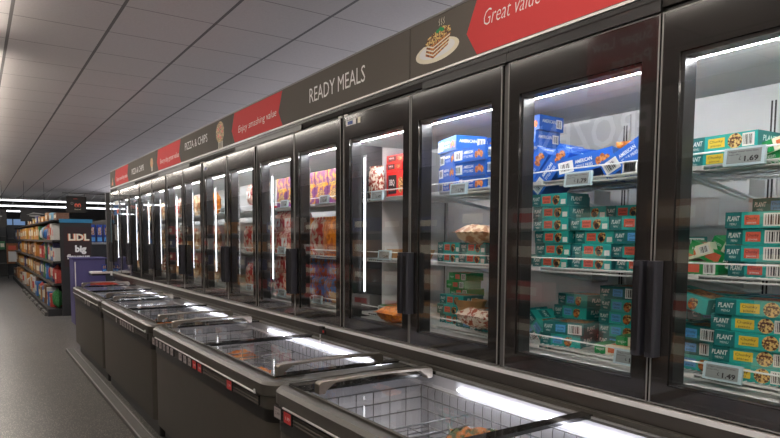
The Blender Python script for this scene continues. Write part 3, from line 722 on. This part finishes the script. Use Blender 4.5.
# doors 4 and 5
for k in range(4): put('purple', XF+.05, 3.56+.19*k, S1, ORD[k]+' from right on upper shelf, fifth door')
for k in range(3): put('purple', XF+.05, 4.24+.19*k, S1, ORD[k]+' from right on upper shelf, sixth door')
for k in range(4): put('pouch_orange' if k % 2 else 'pouch_red', XF+.04, 3.57+.19*k, S2+.0, ORD[k]+' from right, middle shelf, fifth door', sc=(1, 1, 1.5)); put('bowl', XF+.0, 3.45+.19*k, S2+.16, ORD[k]+' from right above pouches, fifth door') if k == 5 else None
for k in range(3): put('pouch_pink', XF+.03, 4.24+.19*k, S2, ORD[k]+' from right, middle shelf, sixth door'); put('pouch_pink', XF+.05, 4.22+.19*k, S2+.15, ORD[k]+' from right, second tier of middle shelf, sixth door')
for k in range(4): put('pouch_blue', XF+.05, 3.57+.19*k, S3+.0, ORD[k]+' from right, lower shelf, fifth door'); put('pouch_blue', XF+.09, 3.56+.19*k, S3+.15, ORD[k]+' from right, second tier of lower shelf, fifth door')
put('bowl', XF-.0, 3.68, S3+.01, 'at the front of lower shelf, fifth door', sc=(1.3, 1.3, 1.3))
for k in range(3): put('pouch_red', XF+.04, 4.24+.19*k, S3, ORD[k]+' from right, lower shelf, sixth door'); put('pouch_pink', XF+.06, 4.24+.19*k, S3+.15, ORD[k]+' from right, second tier of lower shelf, sixth door')
# farther doors: seen small at a grazing angle
rr = random.Random(11)
cyc = [['pouch_red', 'pouch_pink'], None, ['pouch_brown', 'pouch_orange'], ['pouch_brown', 'pouch_clear'], ['pouch_brown', 'pouch_red'], ['pouch_clear', 'pouch_brown'], ['pouch_brown', 'pouch_blue'], ['pouch_clear', 'pouch_brown'], ['pouch_brown', 'pouch_red']]
for dI in range(6, 15):
    y0 = Y0+.685*dI; c = cyc[dI-6]
    if c is None: continue
    for sz, sn in ((S1, 'upper'), (S2, 'middle'), (S3, 'lower')):
        if sz == S1 and dI < 8: continue
        for k in range(3):
            kk = rr.choice(c)
            put(kk, XF+.04+rr.uniform(0, .03), y0+.28+.19*k, sz, ORD[k]+' from right, '+sn+' shelf, '+ORD[dI]+' door', rz=rr.uniform(-.15, .15), sc=(1, 1, 1.25))
put('redflat', XF+.03, 5.1, S1, 'under the white pouches, upper shelf, seventh door')
for k in range(2): put('pouch_pink', XF+.05, 5.02+.2*k, S1+.05, ORD[k]+' from right, upper shelf, seventh door')
p = MB(); p.box(0, .004, 10.1, 10.62, 1.87, 2.15, 'blue_poster'); rect(p, -10.55, -10.2, 2.02, 2.08, 'white', frame(-.0005, 0, 0, (0, -1, 0), (0, 0, 1))); p.disc(-10.3, 1.92, .08, .04, 'orange', frame(-.0005, 0, 0, (0, -1, 0), (0, 0, 1)))
o = p.build('poster', None, (1.857, 0, 0)); tag(o, 'blue poster inside the farthest glass door', 'poster')

# ------------------------------------------------------------------ chest freezers
CL = 2.205; CX = 1.05
def outline(x0, x1, y0, y1, r, n=6):
    pts = [(x1, y0), (x1, y1)]
    for k in range(n+1):
        a = math.radians(90+90*k/n); pts.append((x0+r+r*math.cos(a), y1-r+r*math.sin(a)))
    for k in range(n+1):
        a = math.radians(180+90*k/n); pts.append((x0+r+r*math.cos(a), y0+r+r*math.sin(a)))
    return pts
def ring(g, outer, inner, z, m_):
    n_ = len(outer); g.add([(x, y, z) for x, y in outer]+[(x, y, z) for x, y in inner], [(i, (i+1) % n_, n_+(i+1) % n_, n_+i) for i in range(n_)], m_)
def wallring(g, pts, z0, z1, m_, pts2=None, smooth=False):
    n_ = len(pts); pts2 = pts2 or pts
    g.add([(x, y, z0) for x, y in pts]+[(x, y, z1) for x, y in pts2], [(i, (i+1) % n_, n_+(i+1) % n_, n_+i) for i in range(n_)], m_, None, smooth)
CWD = .79
IX0, IX1, IY0, IY1 = .075, .765, .10, CL-.10
def handle_bar(t, y, m_='nickel'):
    # arched pull bar across the lid: flat feet, quarter-round haunches, thin bridge
    g = MB(); x0, x1 = .078, .655; z0, zt, th = .0, .052, .013
    top = [(x0, z0), (x0, zt-.012), (x0+.012, zt-.002), (x0+.05, zt)]+[(x0+.05+(x1-x0-.1)*k/8, zt+.006*math.sin(PI*k/8)) for k in range(1, 8)]+[(x1-.05, zt), (x1-.012, zt-.002), (x1, zt-.012), (x1, z0)]
    bot = [(x1-.03, z0), (x1-.034, z0+.012), (x1-.05, z0+.022), (x1-.075, zt-th)]+[(x1-.075-(x1-x0-.15)*k/8, zt-th+.006*math.sin(PI*k/8)) for k in range(1, 8)]+[(x0+.075, zt-th), (x0+.05, z0+.022), (x0+.034, z0+.012), (x0+.03, z0)]
    # build as strip between top and bottom chains
    def ext(chain, yy): return [(x, yy, z) for x, z in chain]
    n1 = len(top); bt = list(reversed(bot)); 
    # resample bottoms to match tops by index
    m2 = []
    for i in range(n1):
        k = i/(n1-1)*(len(bt)-1); a = int(k); b = min(a+1, len(bt)-1); f_ = k-a
        m2.append((bt[a][0]*(1-f_)+bt[b][0]*f_, bt[a][1]*(1-f_)+bt[b][1]*f_))
    wY = .021
    v = ext(top, -wY)+ext(top, wY)+ext(m2, -wY)+ext(m2, wY); f = []
    for i in range(n1-1):
        f += [(i, i+1, n1+i+1, n1+i), (2*n1+i, 3*n1+i, 3*n1+i+1, 2*n1+i+1), (i, 2*n1+i, 2*n1+i+1, i+1), (n1+i, n1+i+1, 3*n1+i+1, 3*n1+i)]
    f += [(0, n1, 3*n1, 2*n1), (n1-1, 3*n1-1, 4*n1-1, 2*n1-1)]
    g.add(v, f, m_)
    o = g.build('handle', t, (0, y, .878), bevel=.003)
    return o
def chest(i, y0, label, tags, reds):
    t = thing('chest_freezer', label, 'freezer', (CX, y0, 0), 'row of chest freezers along the aisle')
    L = CL-.006
    rim_o = outline(0, CWD, 0, L, .10); body_o = outline(.022, CWD, .008, L-.008, .085); low_o = outline(.015, CWD, .004, L-.004, .09)
    g = MB(); wallring(g, body_o, .14, .697, 'body', smooth=True); g.add([(x, y, .14) for x, y in body_o], [tuple(range(len(body_o)))], 'black'); g.build('body', t)
    g = MB(); k_o = outline(.07, CWD, .03, L-.03, .06); wallring(g, k_o, 0, .14, 'black'); g.build('kick_plate', t)
    g = MB(); bo = outline(.017, CWD, .006, L-.006, .09); wallring(g, bo, .675, .736, 'black', smooth=True); ring(g, bo, body_o, .675, 'black'); g.build('black_band', t)  # black band between label strip and body panel
    g = MB(); wallring(g, low_o, .735, .79, 'rim', smooth=True); wallring(g, low_o, .79, .80, 'rim', rim_o, True); wallring(g, rim_o, .80, .848, 'rim', smooth=True)
    top_o = outline(.016, CWD, .01, L-.01, .09)
    wallring(g, rim_o, .848, .862, 'rim', top_o, True)
    n_ = len(top_o)
    inner = []
    for (x, y) in top_o: inner.append((min(max(x, IX0), IX1), min(max(y, IY0), IY1)))
    ring(g, top_o, inner, .862, 'rim')
    wallring(g, inner, .862, .855, 'rim'); g.build('rim', t)
    g = MB(); g.tube([(-.004, .16, .797), (-.004, L-.16, .797)], .0045, 'silver'); g.box(-.007, .002, .15, .16, .792, .812, 'silver'); g.build('guide_strip', t)
    g = MB(); g.box(.006, .016, .13, L-.13, .738, .785, 'black')
    for k in range(3): g.box(.003, .008, .13, L-.13, .742+.015*k, .748+.015*k, 'hdr')
    g.build('label_channel', t)
    for k in tags:
        red = k in reds; yy = L-.10-k*.10
        q = MB().box(-.002, .004, yy-.04, yy+.04, .735, .789, 'ink')
        fx = frame(-.0025, 0, 0, (0, -1, 0), (0, 0, 1)); rect(q, -(yy+.034), -(yy-.034), .739, .785, M['hdr_red'] if red else M['tagface'], fx, .0004)
        q.text('1.99' if red else '2.49', -(yy+.022), .753, .014, 'white' if red else 'ink', fx, width=.044, lift=.0008); q.text('frozen food', -(yy+.024), .774, .005, 'ink', fx, width=.04, lift=.0008)
        q.build('price_label', t)
    # inner well
    g = MB(); zb = .5
    wx0, wx1, wy0, wy1 = IX0, IX1, IY0, IY1
    g.add([(wx0, wy0, .855), (wx1, wy0, .855), (wx1, wy1, .855), (wx0, wy1, .855), (wx0, wy0, zb), (wx1, wy0, zb), (wx1, wy1, zb), (wx0, wy1, zb)],
          [(0, 1, 5, 4), (1, 2, 6, 5), (2, 3, 7, 6), (3, 0, 4, 7), (4, 5, 6, 7)], 'liner'); g.build('well_lining', t)
    MB().box(wx1-.012, wx1-.001, .16, CL-.39, .815, .824, 'led_well').build('well_lamp', t)
    # back rail joining the sill
    MB().box(IX1, CWD, 0, L, .862, .893, 'rim').box(IX1-.01, IX1+.002, 0, L, .868, .876, 'frame_edge').build('back_rail', t)
    # two sliding glass lids
    mid = L/2
    for (a, b, z, hy, nm) in ((IY0-.02, mid+.03, .868, IY0-.005, 'near'), (mid-.01, IY1+.02, .864, IY1-.215, 'far')):
        g = MB()
        if nm == 'near': g.box(IX0-.01, IX1, a, a+.05, z, z+.010, 'gloss_black'); g.box(IX0-.01, IX1, b-.05, b, z, z+.014, 'gloss_black')
        else: g.box(IX0-.01, IX1, b-.15, b, z, z+.012, 'gloss_black'); g.box(IX0-.01, IX1, a, a+.02, z, z+.004, 'gloss_black')
        g.box(IX0-.012, IX0+.003, a, b, z, z+.008, 'rim'); g.box(IX1-.006, IX1, a, b, z, z+.008, 'rim')
        lid = g.build('lid', t)
        MB().add([(IX0, a, z+.004), (IX1, a, z+.004), (IX1, b, z+.004), (IX0, b, z+.004)], [(0, 1, 2, 3)], 'lid_glass').build('glass_pane', lid)
        handle_bar(lid, hy, 'nickel')
    return t
def basket(i, y0, label, zf=.60):
    """wire basket lining the well"""
    t = thing('wire_basket', label, 'wire basket', (CX, y0, 0), 'wire baskets inside the chest freezers')
    x0, x1, a, b = IX0+.02, IX1-.02, IY0+.03, IY1-.03; z0, z1 = zf, .795; r = .003
    g = MB()
    for z in (z1, z1-.06, z1-.12, z0): g.tube([(x0, a, z), (x1, a, z), (x1, b, z), (x0, b, z), (x0, a, z)], r*1.2, 'steel_wire', 5)
    n_ = int((b-a)/.055)
    for k in range(n_+1):
        y = a+(b-a)*k/n_
        g.tube([(x1, y, z1), (x1-.004, y, z1-.02), (x1, y, z0), (x0, y, z0), (x0, y, z1)], r*.9, 'steel_wire', 4)
    n_ = 7
    for k in range(n_+1):
        x = x0+(x1-x0)*k/n_
        g.tube([(x, b, z1), (x, b, z0), (x, a, z0), (x, a, z1)], r*.9, 'steel_wire', 4)
    g.build('wire_frame', t)
    g = MB()
    for yy in (b-.35, b-.75, a+.35):
        for z in (z0+.13, z0+.08, z0+.03): g.tube([(x0, yy, z), (x1, yy, z)], r*1.5, 'steel_wire', 5)
        for k in range(5): g.tube([(x0+.1+.11*k, yy, z0+.13), (x0+.1+.11*k, yy, z0)], r, 'steel_wire', 4)
    g.build('divider', t)
    return t
YC = [.322, 2.527, 4.732, 6.937]
CLAB = ['nearest chest freezer, cut by the bottom edge, with a bright well lamp', 'second chest freezer from the camera with two red price tags together',
        'third chest freezer from the camera holding yellow bags', 'farthest chest freezer, beside the violet panel']
chest(0, YC[0], CLAB[0], [0, 1], [1])
chest(1, YC[1], CLAB[1], [0, 1, 2, 3, 4, 5, 7, 8, 9, 10, 11, 16], [10, 11, 16])
chest(2, YC[2], CLAB[2], [8, 10, 11, 12, 13, 14, 15], [])
chest(3, YC[3], CLAB[3], [11, 13, 14], [])
BL = ['near-empty wire basket inside the nearest chest freezer', 'wire basket with orange bags inside the second chest freezer', 'wire basket with yellow bags inside the third chest freezer', 'wire basket inside the farthest chest freezer']
for i in range(4): basket(i, YC[i], BL[i])
def lay(key, x, y, z, rz, label, tilt=.2, name='frozen_food_bag'):
    z = .74 if z == .73 else .635; tilt *= .4
    o = link(name, PM[key], None, (x, y, z)); o.rotation_euler = (Matrix.Rotation(rz, 4, 'Z') @ Matrix.Rotation(-PI/2+tilt, 4, 'X')).to_euler()
    return tag(o, label, 'bag', 'bags in the chest freezers')
lay('chest_bag_brown', 1.46, 1.63, .73, -.9, 'crinkled orange and green bag in the nearest chest freezer', .25)
lay('chest_bag', 1.62, 4.28, .72, .3, 'orange bag by the far end of the second chest freezer', .5)
lay('chest_bag', 1.42, 4.12, .68, -.4, 'orange bag left of the other in the second chest freezer', .3)
lay('chest_bag', 1.35, 3.62, .68, .6, 'orange bag under the lid edge of the second chest freezer', .3)
lay('chest_bag', 1.55, 3.72, .66, 1.1, 'orange bag deep in the middle of the second chest freezer', .2)
lay('chest_bag', 1.45, 3.3, .66, .1, 'orange bag nearest the bronze handle, second chest freezer', .2)
lay('chest_bag_white', 1.28, 3.75, .74, .7, 'white bag at the aisle side of the second chest freezer', .15)
lay('chest_bag_white', 1.22, 4.2, .72, .3, 'white bag at the far corner of the second chest freezer', .3)
for k in range(7):
    kk = ['chest_bag', 'chest_bag_white', 'chest_bag', 'chest_bag', 'chest_bag_brown', 'chest_bag_white', 'chest_bag'][k]
    lay(kk, [1.6, 1.3, 1.45, 1.62, 1.5, 1.27, 1.6][k], [6.55, 6.3, 5.95, 5.6, 5.35, 5.55, 5.1][k], .72, [.2, .8, -.5, .4, 1.2, .1, -.2][k], ['yellow', 'white', 'yellow', 'yellow', 'brown', 'white', 'yellow'][k]+' bag in the third chest freezer, '+ORD[k]+' from its far end', .25)
for k in range(5):
    lay(['chest_bag_white', 'chest_bag_brown', 'chest_bag_white', 'chest_bag_white', 'chest_bag'][k], [1.3, 1.55, 1.4, 1.6, 1.3][k], [8.6, 8.3, 7.9, 7.5, 7.3][k], .72, [.1, .9, .4, -.4, .7][k], ['white', 'brown', 'white', 'white', 'orange'][k]+' bag in the farthest chest freezer, '+ORD[k]+' from its far end', .2)
# bumper rails on the floor in front of the chests
for i in range(4):
    g = MB(); g.prism([(0, 0), (.0, 0), (.09, 0)][1:] and [(0, 0), (.095, 0), (.095, CL-.005), (0, CL-.005)], 0, .035, 'rail_grey'); g.box(.0, .012, 0, CL-.005, .035, .043, 'frame_edge'); g.box(.083, .095, 0, CL-.005, .035, .043, 'frame_edge')
    o = g.build('floor_bumper', None, (.955, YC[i], 0), bevel=.003)
    tag(o, ['grey floor bumper rail in front of the nearest chest freezer', 'grey floor bumper rail in front of the second chest freezer', 'grey floor bumper rail in front of the third chest freezer', 'grey floor bumper rail by the farthest chest freezer'][i], 'bumper rail', 'bumper rails')
# red key tag clip on the rail between door cases and second chest
g = MB(); g.box(0, .02, -.02, .02, 0, .05, 'black').box(-.004, .001, -.07, -.02, .008, .035, 'black').box(-.006, -.003, -.05, -.035, .015, .03, 'red').box(-.003, .0, .0, .01, -.05, 0, 'silver')
o = g.build('lid_lock', None, (1.81, 3.49, .90)); tag(o, 'small black lock clip with a red spot on the freezer rail', 'lock')

# ------------------------------------------------------------------ beyond the freezers
g = thing('bin_cabinet', 'violet cabinet standing behind the farthest chest freezer', 'cabinet', (1.38, 11.7, 0))
MB().box(0, .5, 0, .5, .02, 1.15, 'purple_panel').build('body', g, bevel=.01)
q = MB(); q.box(.02, .035, -.004, 0, .08, 1.1, M['white']); q.build('edge_trim', g)
MB().box(-.02, .52, -.02, .52, 1.15, 1.17, 'purple_panel').build('top_panel', g)
MB().tube([(.05, .1, .03), (.05, .16, .03)], .03, 'nickel', 10).build('caster', g)
for k in range(5):
    g = MB(); x0, y0 = 1.92+.0*k, 9.3+.34*k
    g = MB()
    for z in (.42, .52, .62, .72, .8): g.box(0, .3, 0, .32, z-.02, z, 'crate') if z == .42 else [g.box(0, .012, 0, .32, z-.03, z, 'crate'), g.box(.29, .3, 0, .32, z-.03, z, 'crate'), g.box(0, .3, 0, .012, z-.03, z, 'crate'), g.box(0, .3, .31, .32, z-.03, z, 'crate')]
    for yy in (0, .1, .2, .3): g.box(0, .014, yy, yy+.02, .4, .8, 'crate')
    g.box(0, .3, 0, .32, .06, .4, 'black')
    o = g.build('crate', None, (1.53, 9.3+.34*k, .0)); tag(o, 'open red crate under the case overhang, '+ORD[k]+' along', 'crate', 'red crates under the overhang')

def sign(name, x0, x1, y, z0, z1, label, art):
    t = thing(name, label, 'sign', (x0, y, z0)); W_, H_ = x1-x0, z1-z0
    MB().box(0, W_, 0, .02, 0, H_, 'black').build('sign_panel', t)
    g = MB(); art(g, frame(0, -.001, 0, (1, 0, 0), (0, 0, 1)), W_, H_); g.build('sign_print', t)
    return t
def art_m(g, fx, W_, H_):
    g.text('hello', W_*.36, H_*.82, H_*.07, 'salmon', fx, width=W_*.2)
    g.disc(W_*.28, H_*.56, W_*.07, H_*.08, 'frame_edge', fx, .001); g.disc(W_*.28, H_*.56, W_*.05, H_*.055, 'black', fx, .0015)
    for k in range(2): g.disc(W_*(.48+.16*k), H_*.44, W_*.08, H_*.13, 'salmon', fx, .001); g.disc(W_*(.48+.16*k), H_*.40, W_*.035, H_*.09, 'black', fx, .0015)
    g.text('SNACKS', W_*.4, H_*.16, H_*.06, 'cream', fx, width=W_*.3)
def art_l(g, fx, W_, H_):
    g.flat([(W_*.2, H_*.5), (W_*.45, H_*.72), (W_*.85, H_*.62), (W_*.8, H_*.56), (W_*.5, H_*.62)], 'frame_edge', fx); g.disc(W_*.5, H_*.45, W_*.2, H_*.08, 'frame_edge', fx)
    g.text('BAKERY', W_*.4, H_*.15, H_*.1, 'cream', fx, width=W_*.28)
t = sign('hanging_sign', 1.26, 1.56, 11.3, 1.92, 2.18, 'black hanging sign with pink arches and small lettering, by the farthest door', art_m)
MB().tube([(-.05, .01, .31), (.58, .01, .31), (.6, -.1, .31)], .008, 'black').tube([(.03, .01, .26), (.03, .01, .31)], .004, 'black').tube([(.27, .01, .26), (.27, .01, .31)], .004, 'black').build('hanging_rod', t)
t = sign('hanging_sign', 1.06, 1.74, 19.5, 1.95, 2.29, 'black hanging sign with grey sketch above the far shelves', art_l)
MB().tube([(.1, .01, .34), (.1, .01, 1.08)], .006, 'black').tube([(.58, .01, .34), (.58, .01, 1.08)], .006, 'black').build('hanging_rod', t)
t = sign('hanging_sign', .12, .76, 19.8, 1.8, 2.27, 'black hanging sign cut by the left edge of the photo', art_l)
MB().tube([(.1, .01, .47), (.1, .01, 1.23)], .006, 'black').tube([(.54, .01, .47), (.54, .01, 1.23)], .006, 'black').build('hanging_rod', t)

# grocery gondola on the right side of the aisle
GY0, GY1 = 13.45, 26.6
gt = thing('shelving_unit', 'long black grocery shelving unit with orange and blue goods beyond the freezers', 'shelving', (1.2, GY0, 0))
GL = GY1-GY0
MB().box(.45, .5, 0, GL, 0, 1.85, 'gondola').build('back_panel', gt)
MB().prism([(-.07, 0), (.5, 0), (.5, GL), (-.07, GL)], 0, .14, 'gondola').build('base', gt)
for z in (.62, 1.05, 1.46): MB().box(.04, .45, 0, GL, z-.03, z, 'gondola').box(.03, .042, 0, GL, z-.04, z+.005, 'hdr').build('shelf', gt)
kg = MB()
for k in range(7): kg.box(-.12, -.07, .1+1.0*k, .85+1.0*k, 0, .07, 'rail_grey').box(-.125, -.118, .15+k, .8+k, .02, .05, 'frame_edge')
kg.build('kick_bumper', gt)
ep = MB(); ep.box(.17, .72, -.05, 0, 0, 1.80, 'gondola'); ep.build('end_panel', gt)
fx = frame(0, -.051, 0, (1, 0, 0), (0, 0, 1)); q = MB(); rect(q, .23, .70, .95, 1.72, 'maroon', fx)
q.text('LIDL', .30, 1.46, .12, 'orange', fx, width=.37, bold=.06, lift=.001); q.text('LIDL', .308, 1.463, .12, 'cream', fx, width=.37, bold=.04, lift=.0015)
q.text('big', .42, 1.24, .12, 'white', fx, width=.2, bold=.05); q.text('flavour', .28, 1.10, .09, 'white', fx, width=.4, bold=.04)
q.build('end_poster', gt)
MB().box(.17, .74, -.06, .1, 1.80, 1.87, M['sky'] if False else mat('teal_blue_topper', (40, 120, 160), .5)).build('topper', gt)
gl = [('orange_tan', (206, 132, 40)), ('kraft', (170, 116, 66)), ('yellow', (214, 160, 50)), ('white', (214, 212, 206)), ('blue', (40, 110, 190)), ('red', (190, 44, 38)), ('green', (40, 120, 60)), ('navy', (40, 44, 100)), ('pale blue', (120, 180, 210)), ('brown', (110, 66, 40))]
GM = {}
for n_, c in gl:
    mm = mat('grocery_'+n_.replace(' ', '_'), c, .5, col2=tuple(int(v*.7+60) for v in c), scale=16)
    a = MB(); a.box(-.5, .5, 0, 1, 0, 1, mm); rect(a, -.35, .35, .3, .75, 'cream' if n_ not in ('white',) else 'red', FR, .01); GM[n_, 'box'] = a.mesh('box')
    pm = pouch(1, .9, 1, mm, None, 6, 5, .03); GM[n_, 'bag'] = pm
rg = random.Random(5); levels = ((.14, 'bottom'), (.62, 'second'), (1.05, 'third'), (1.46, 'top'))
for z, ln in levels:
    y = GY0+.05; k = 0
    while y < 26.0 and k < 29:
        w_ = rg.uniform(.22, .32)*(1 if y < 16 else 1.7 if y < 20 else 2.6)
        if y > 17: c = rg.choice(['orange_tan', 'kraft', 'yellow', 'orange_tan', 'brown', 'navy'] if z > .5 else ['kraft', 'orange_tan', 'brown', 'kraft', 'white'])
        elif z < .3: c = ['green', 'red', 'blue', 'white', 'brown', 'blue', 'white', 'blue', 'kraft'][k % 9]
        else: c = rg.choice(['red', 'white', 'blue', 'pale blue', 'navy', 'red', 'kraft', 'white', 'green'])
        h = rg.uniform(.2, .33); sh = rg.choice(['box', 'box', 'bag'])
        name = 'grocery_box' if sh == 'box' else 'grocery_bag'
        h = min(h*1.25, {.14: .42, .62: .37, 1.05: .35, 1.46: .32}[z])
        x = 1.27+rg.uniform(-.01, .04)
        o = link(name, GM[c, sh], None, (x+(.09 if sh == 'bag' else 0) if z > .2 else x-.09+(.1 if sh == 'bag' else 0), y+w_/2, z+.006), (0, 0, -PI/2+rg.uniform(-.08, .08)), (w_*.92, .2, h))
        tag(o, f"{c.replace('_', ' ')} grocery {sh}, {ORD[k]} along the {ln} level of the grocery shelving", 'grocery '+sh, 'goods on the grocery shelving')
        y += w_; k += 1
y = GY0+.1
for k in range(9):
    c = ['brown', 'pale blue', 'kraft', 'orange_tan', 'kraft', 'navy', 'yellow', 'brown', 'kraft'][k]
    o = link('grocery_box', GM[c, 'box'], None, (1.34, y+.3, 1.853), (0, 0, -PI/2), (.5, .22, .14+.03*(k % 3)))
    tag(o, f"{c.replace('_', ' ')} carton lying on top of the grocery shelving, {ORD[k]} along", 'grocery box', 'cartons on top of the grocery shelving'); y += .9
    if k == 8: pass
# the top board of that unit
MB().box(.04, .5, 0, GL, 1.83, 1.85, 'gondola').build('top_board', gt)

# second shelving unit further right (blue packs), its end seen past the violet cabinet
g2 = thing('shelving_unit', 'black shelving unit of blue packs to the right of the end poster', 'shelving', (1.96, 13.9, 0))
MB().box(.4, .45, 0, 4, 0, 1.9, 'gondola').build('back_panel', g2); MB().box(0, .4, 0, 4, 0, 1.38, 'black').build('base', g2)
MB().box(-.02, .4, -.02, 4, 1.38, 1.42, 'frame_edge').build('shelf', g2)
MB().box(.37, .45, -.03, 0, 1.1, 1.9, mat('teal_end_strip', (20, 92, 100), .5)).build('side_panel', g2)
bp = MB(); bp.box(-.05, .05, 0, .12, 0, .36, 'blue_deep'); rect(bp, -.045, .045, .02, .1, 'sky', FR); rect(bp, -.03, .03, .15, .3, M['pouch_clear'], FR); bpm = bp.mesh('pack')
for k in range(3):
    o = link('snack_pack', bpm, None, (2.02+.13*k, 13.95, 1.422)); tag(o, f'tall blue pack on the shelf right of the poster, {ORD[k]} from the poster', 'pack', 'blue packs by the end poster')
for k in range(2):
    o = link('snack_pack', bpm, None, (1.75+.035*k, 11.05+.08*k, .958), (0, 0, .2), (.35, .3, .32))
    tag(o, f'small violet pack on the metal end shelf, {ORD[k]} from the aisle', 'pack', 'packs on the metal end shelf')

# far end of the aisle: display stands before the wall
def stand(x0, x1, y, h, label, m_='gondola', nsh=3):
    t = thing('display_stand', label, 'display stand', (x0, y, 0)); W_ = x1-x0
    MB().box(0, W_, .1, .5, 0, h, m_).build('back_panel', t)
    g = MB()
    for k in range(nsh): g.box(.02, W_-.02, 0, .1, h*(k+1)/(nsh+1)-.02, h*(k+1)/(nsh+1), 'pillar')
    g.build('ledge', t); return t
stand(-1.2, .42, 27.6, 1.5, 'low black counter at the left edge of the far end')
stand(.45, 1.05, 28.4, 2.1, 'tall black display stand behind the notice board')
stand(1.1, 1.9, 29.3, 2.0, 'tall dark display stand between the notice board and shelving')
nb = thing('notice_board', 'light wooden framed notice board with white sheets at the far end', 'notice board', (.98, 26.9, 0))
MB().box(0, .38, 0, .03, .55, 1.3, 'wood').build('frame', nb); q = MB(); fx = frame(0, -.001, 0, (1, 0, 0), (0, 0, 1)); rect(q, .05, .33, .62, 1.0, 'white', fx); rect(q, .06, .3, 1.06, 1.22, 'salmon', fx); q.build('paper', nb)
MB().box(.02, .05, 0, .04, 0, .55, 'black').box(.33, .36, 0, .04, 0, .55, 'black').build('leg', nb)
cols = ['red', 'white', 'blue', 'orange_tan', 'white', 'green', 'brown', 'pale blue']
for k in range(8):
    o = link('grocery_box', GM[cols[k], 'box'], None, (-.9+.3*k if k < 4 else .62+.28*(k-4), 27.45 if k < 4 else 28.3 if k < 6 else 29.2, 1.502 if k < 4 else [1.05, 1.05, 1.0, 1.0][k-4]+.002), (0, 0, 0), (.18, .1, .22+.05*(k % 3)))
    tag(o, f"{cols[k].replace('_', ' ')} box on the far dark stands, {ORD[k]} from the left", 'grocery box', 'boxes on the far stands')

# ------------------------------------------------------------------ across the aisle: seen only as reflections in the doors
op = thing('bulkhead_sign', 'dark bulkhead reading FROZEN, mirrored in the glass doors', 'sign', (-1.9, 0, 0))
MB().box(-.3, 0, 2.0, 7.2, 2.33, 3.0, 'hdr').build('sign_panel', op)
q = MB(); q.text('FROZEN', 3.72, 2.5, .35, 'white', frame(.001, 0, 0, (0, 1, 0), (0, 0, 1)), width=1.5, bold=.02); q.build('sign_print', op)
hs = thing('hanging_sign', 'red and maroon hanging sign reading Super Low Prices, mirrored in the doors', 'sign', (.42, 0, 0))
MB().box(-.02, 0, 2.18, 2.66, 2.42, 2.92, 'price_red').build('sign_panel', hs)
q = MB(); fx = frame(.001, 0, 0, (0, 1, 0), (0, 0, 1)); q.flat([(2.2, 2.44), (2.66, 2.44), (2.66, 2.6), (2.6, 2.63), (2.3, 2.6), (2.2, 2.52)], 'hdr_red', fx)
q.text('Little', 2.2, 2.79, .07, 'white', fx, width=.25, bold=.02); q.text('Super Low', 2.2, 2.67, .07, 'white', fx, width=.42, bold=.02); q.text('Prices.', 2.2, 2.54, .075, 'white', fx, width=.3, bold=.02); q.build('sign_print', hs)
MB().tube([(-.01, 2.25, 2.92), (-.01, 2.25, CZ)], .004, 'black').tube([(-.01, 2.6, 2.92), (-.01, 2.6, CZ)], .004, 'black').build('hanging_rod', hs)
ou = thing('shelving_unit', 'black shelving across the aisle, mirrored dimly in the glass doors', 'shelving', (-2.5, -1, 0))
MB().box(0, .1, 0, 24, 0, 2.25, 'gondola').build('back_panel', ou)
for z in (.3, .75, 1.2, 1.65): MB().box(.1, .55, 0, 24, z-.03, z, 'pillar').build('shelf', ou)
y = -.8; k = 0
while y < 22.5:
    for z in (.3, .75, 1.2, 1.65):
        c = rg.choice(['brown', 'kraft', 'orange_tan', 'white', 'red', 'brown', 'navy'])
        o = link('grocery_box', GM[c, 'box'], None, (-2.05, y+.35, z+.002), (0, 0, PI/2), (.6, .25, rg.uniform(.2, .32)))
        tag(o, f"{c.replace('_', ' ')} box on shelving across the aisle, column {ORD[k]}, level {['one', 'two', 'three', 'four'][(.3, .75, 1.2, 1.65).index(z)]}", 'grocery box', 'boxes on the shelving across the aisle')
    y += 1.0; k += 1
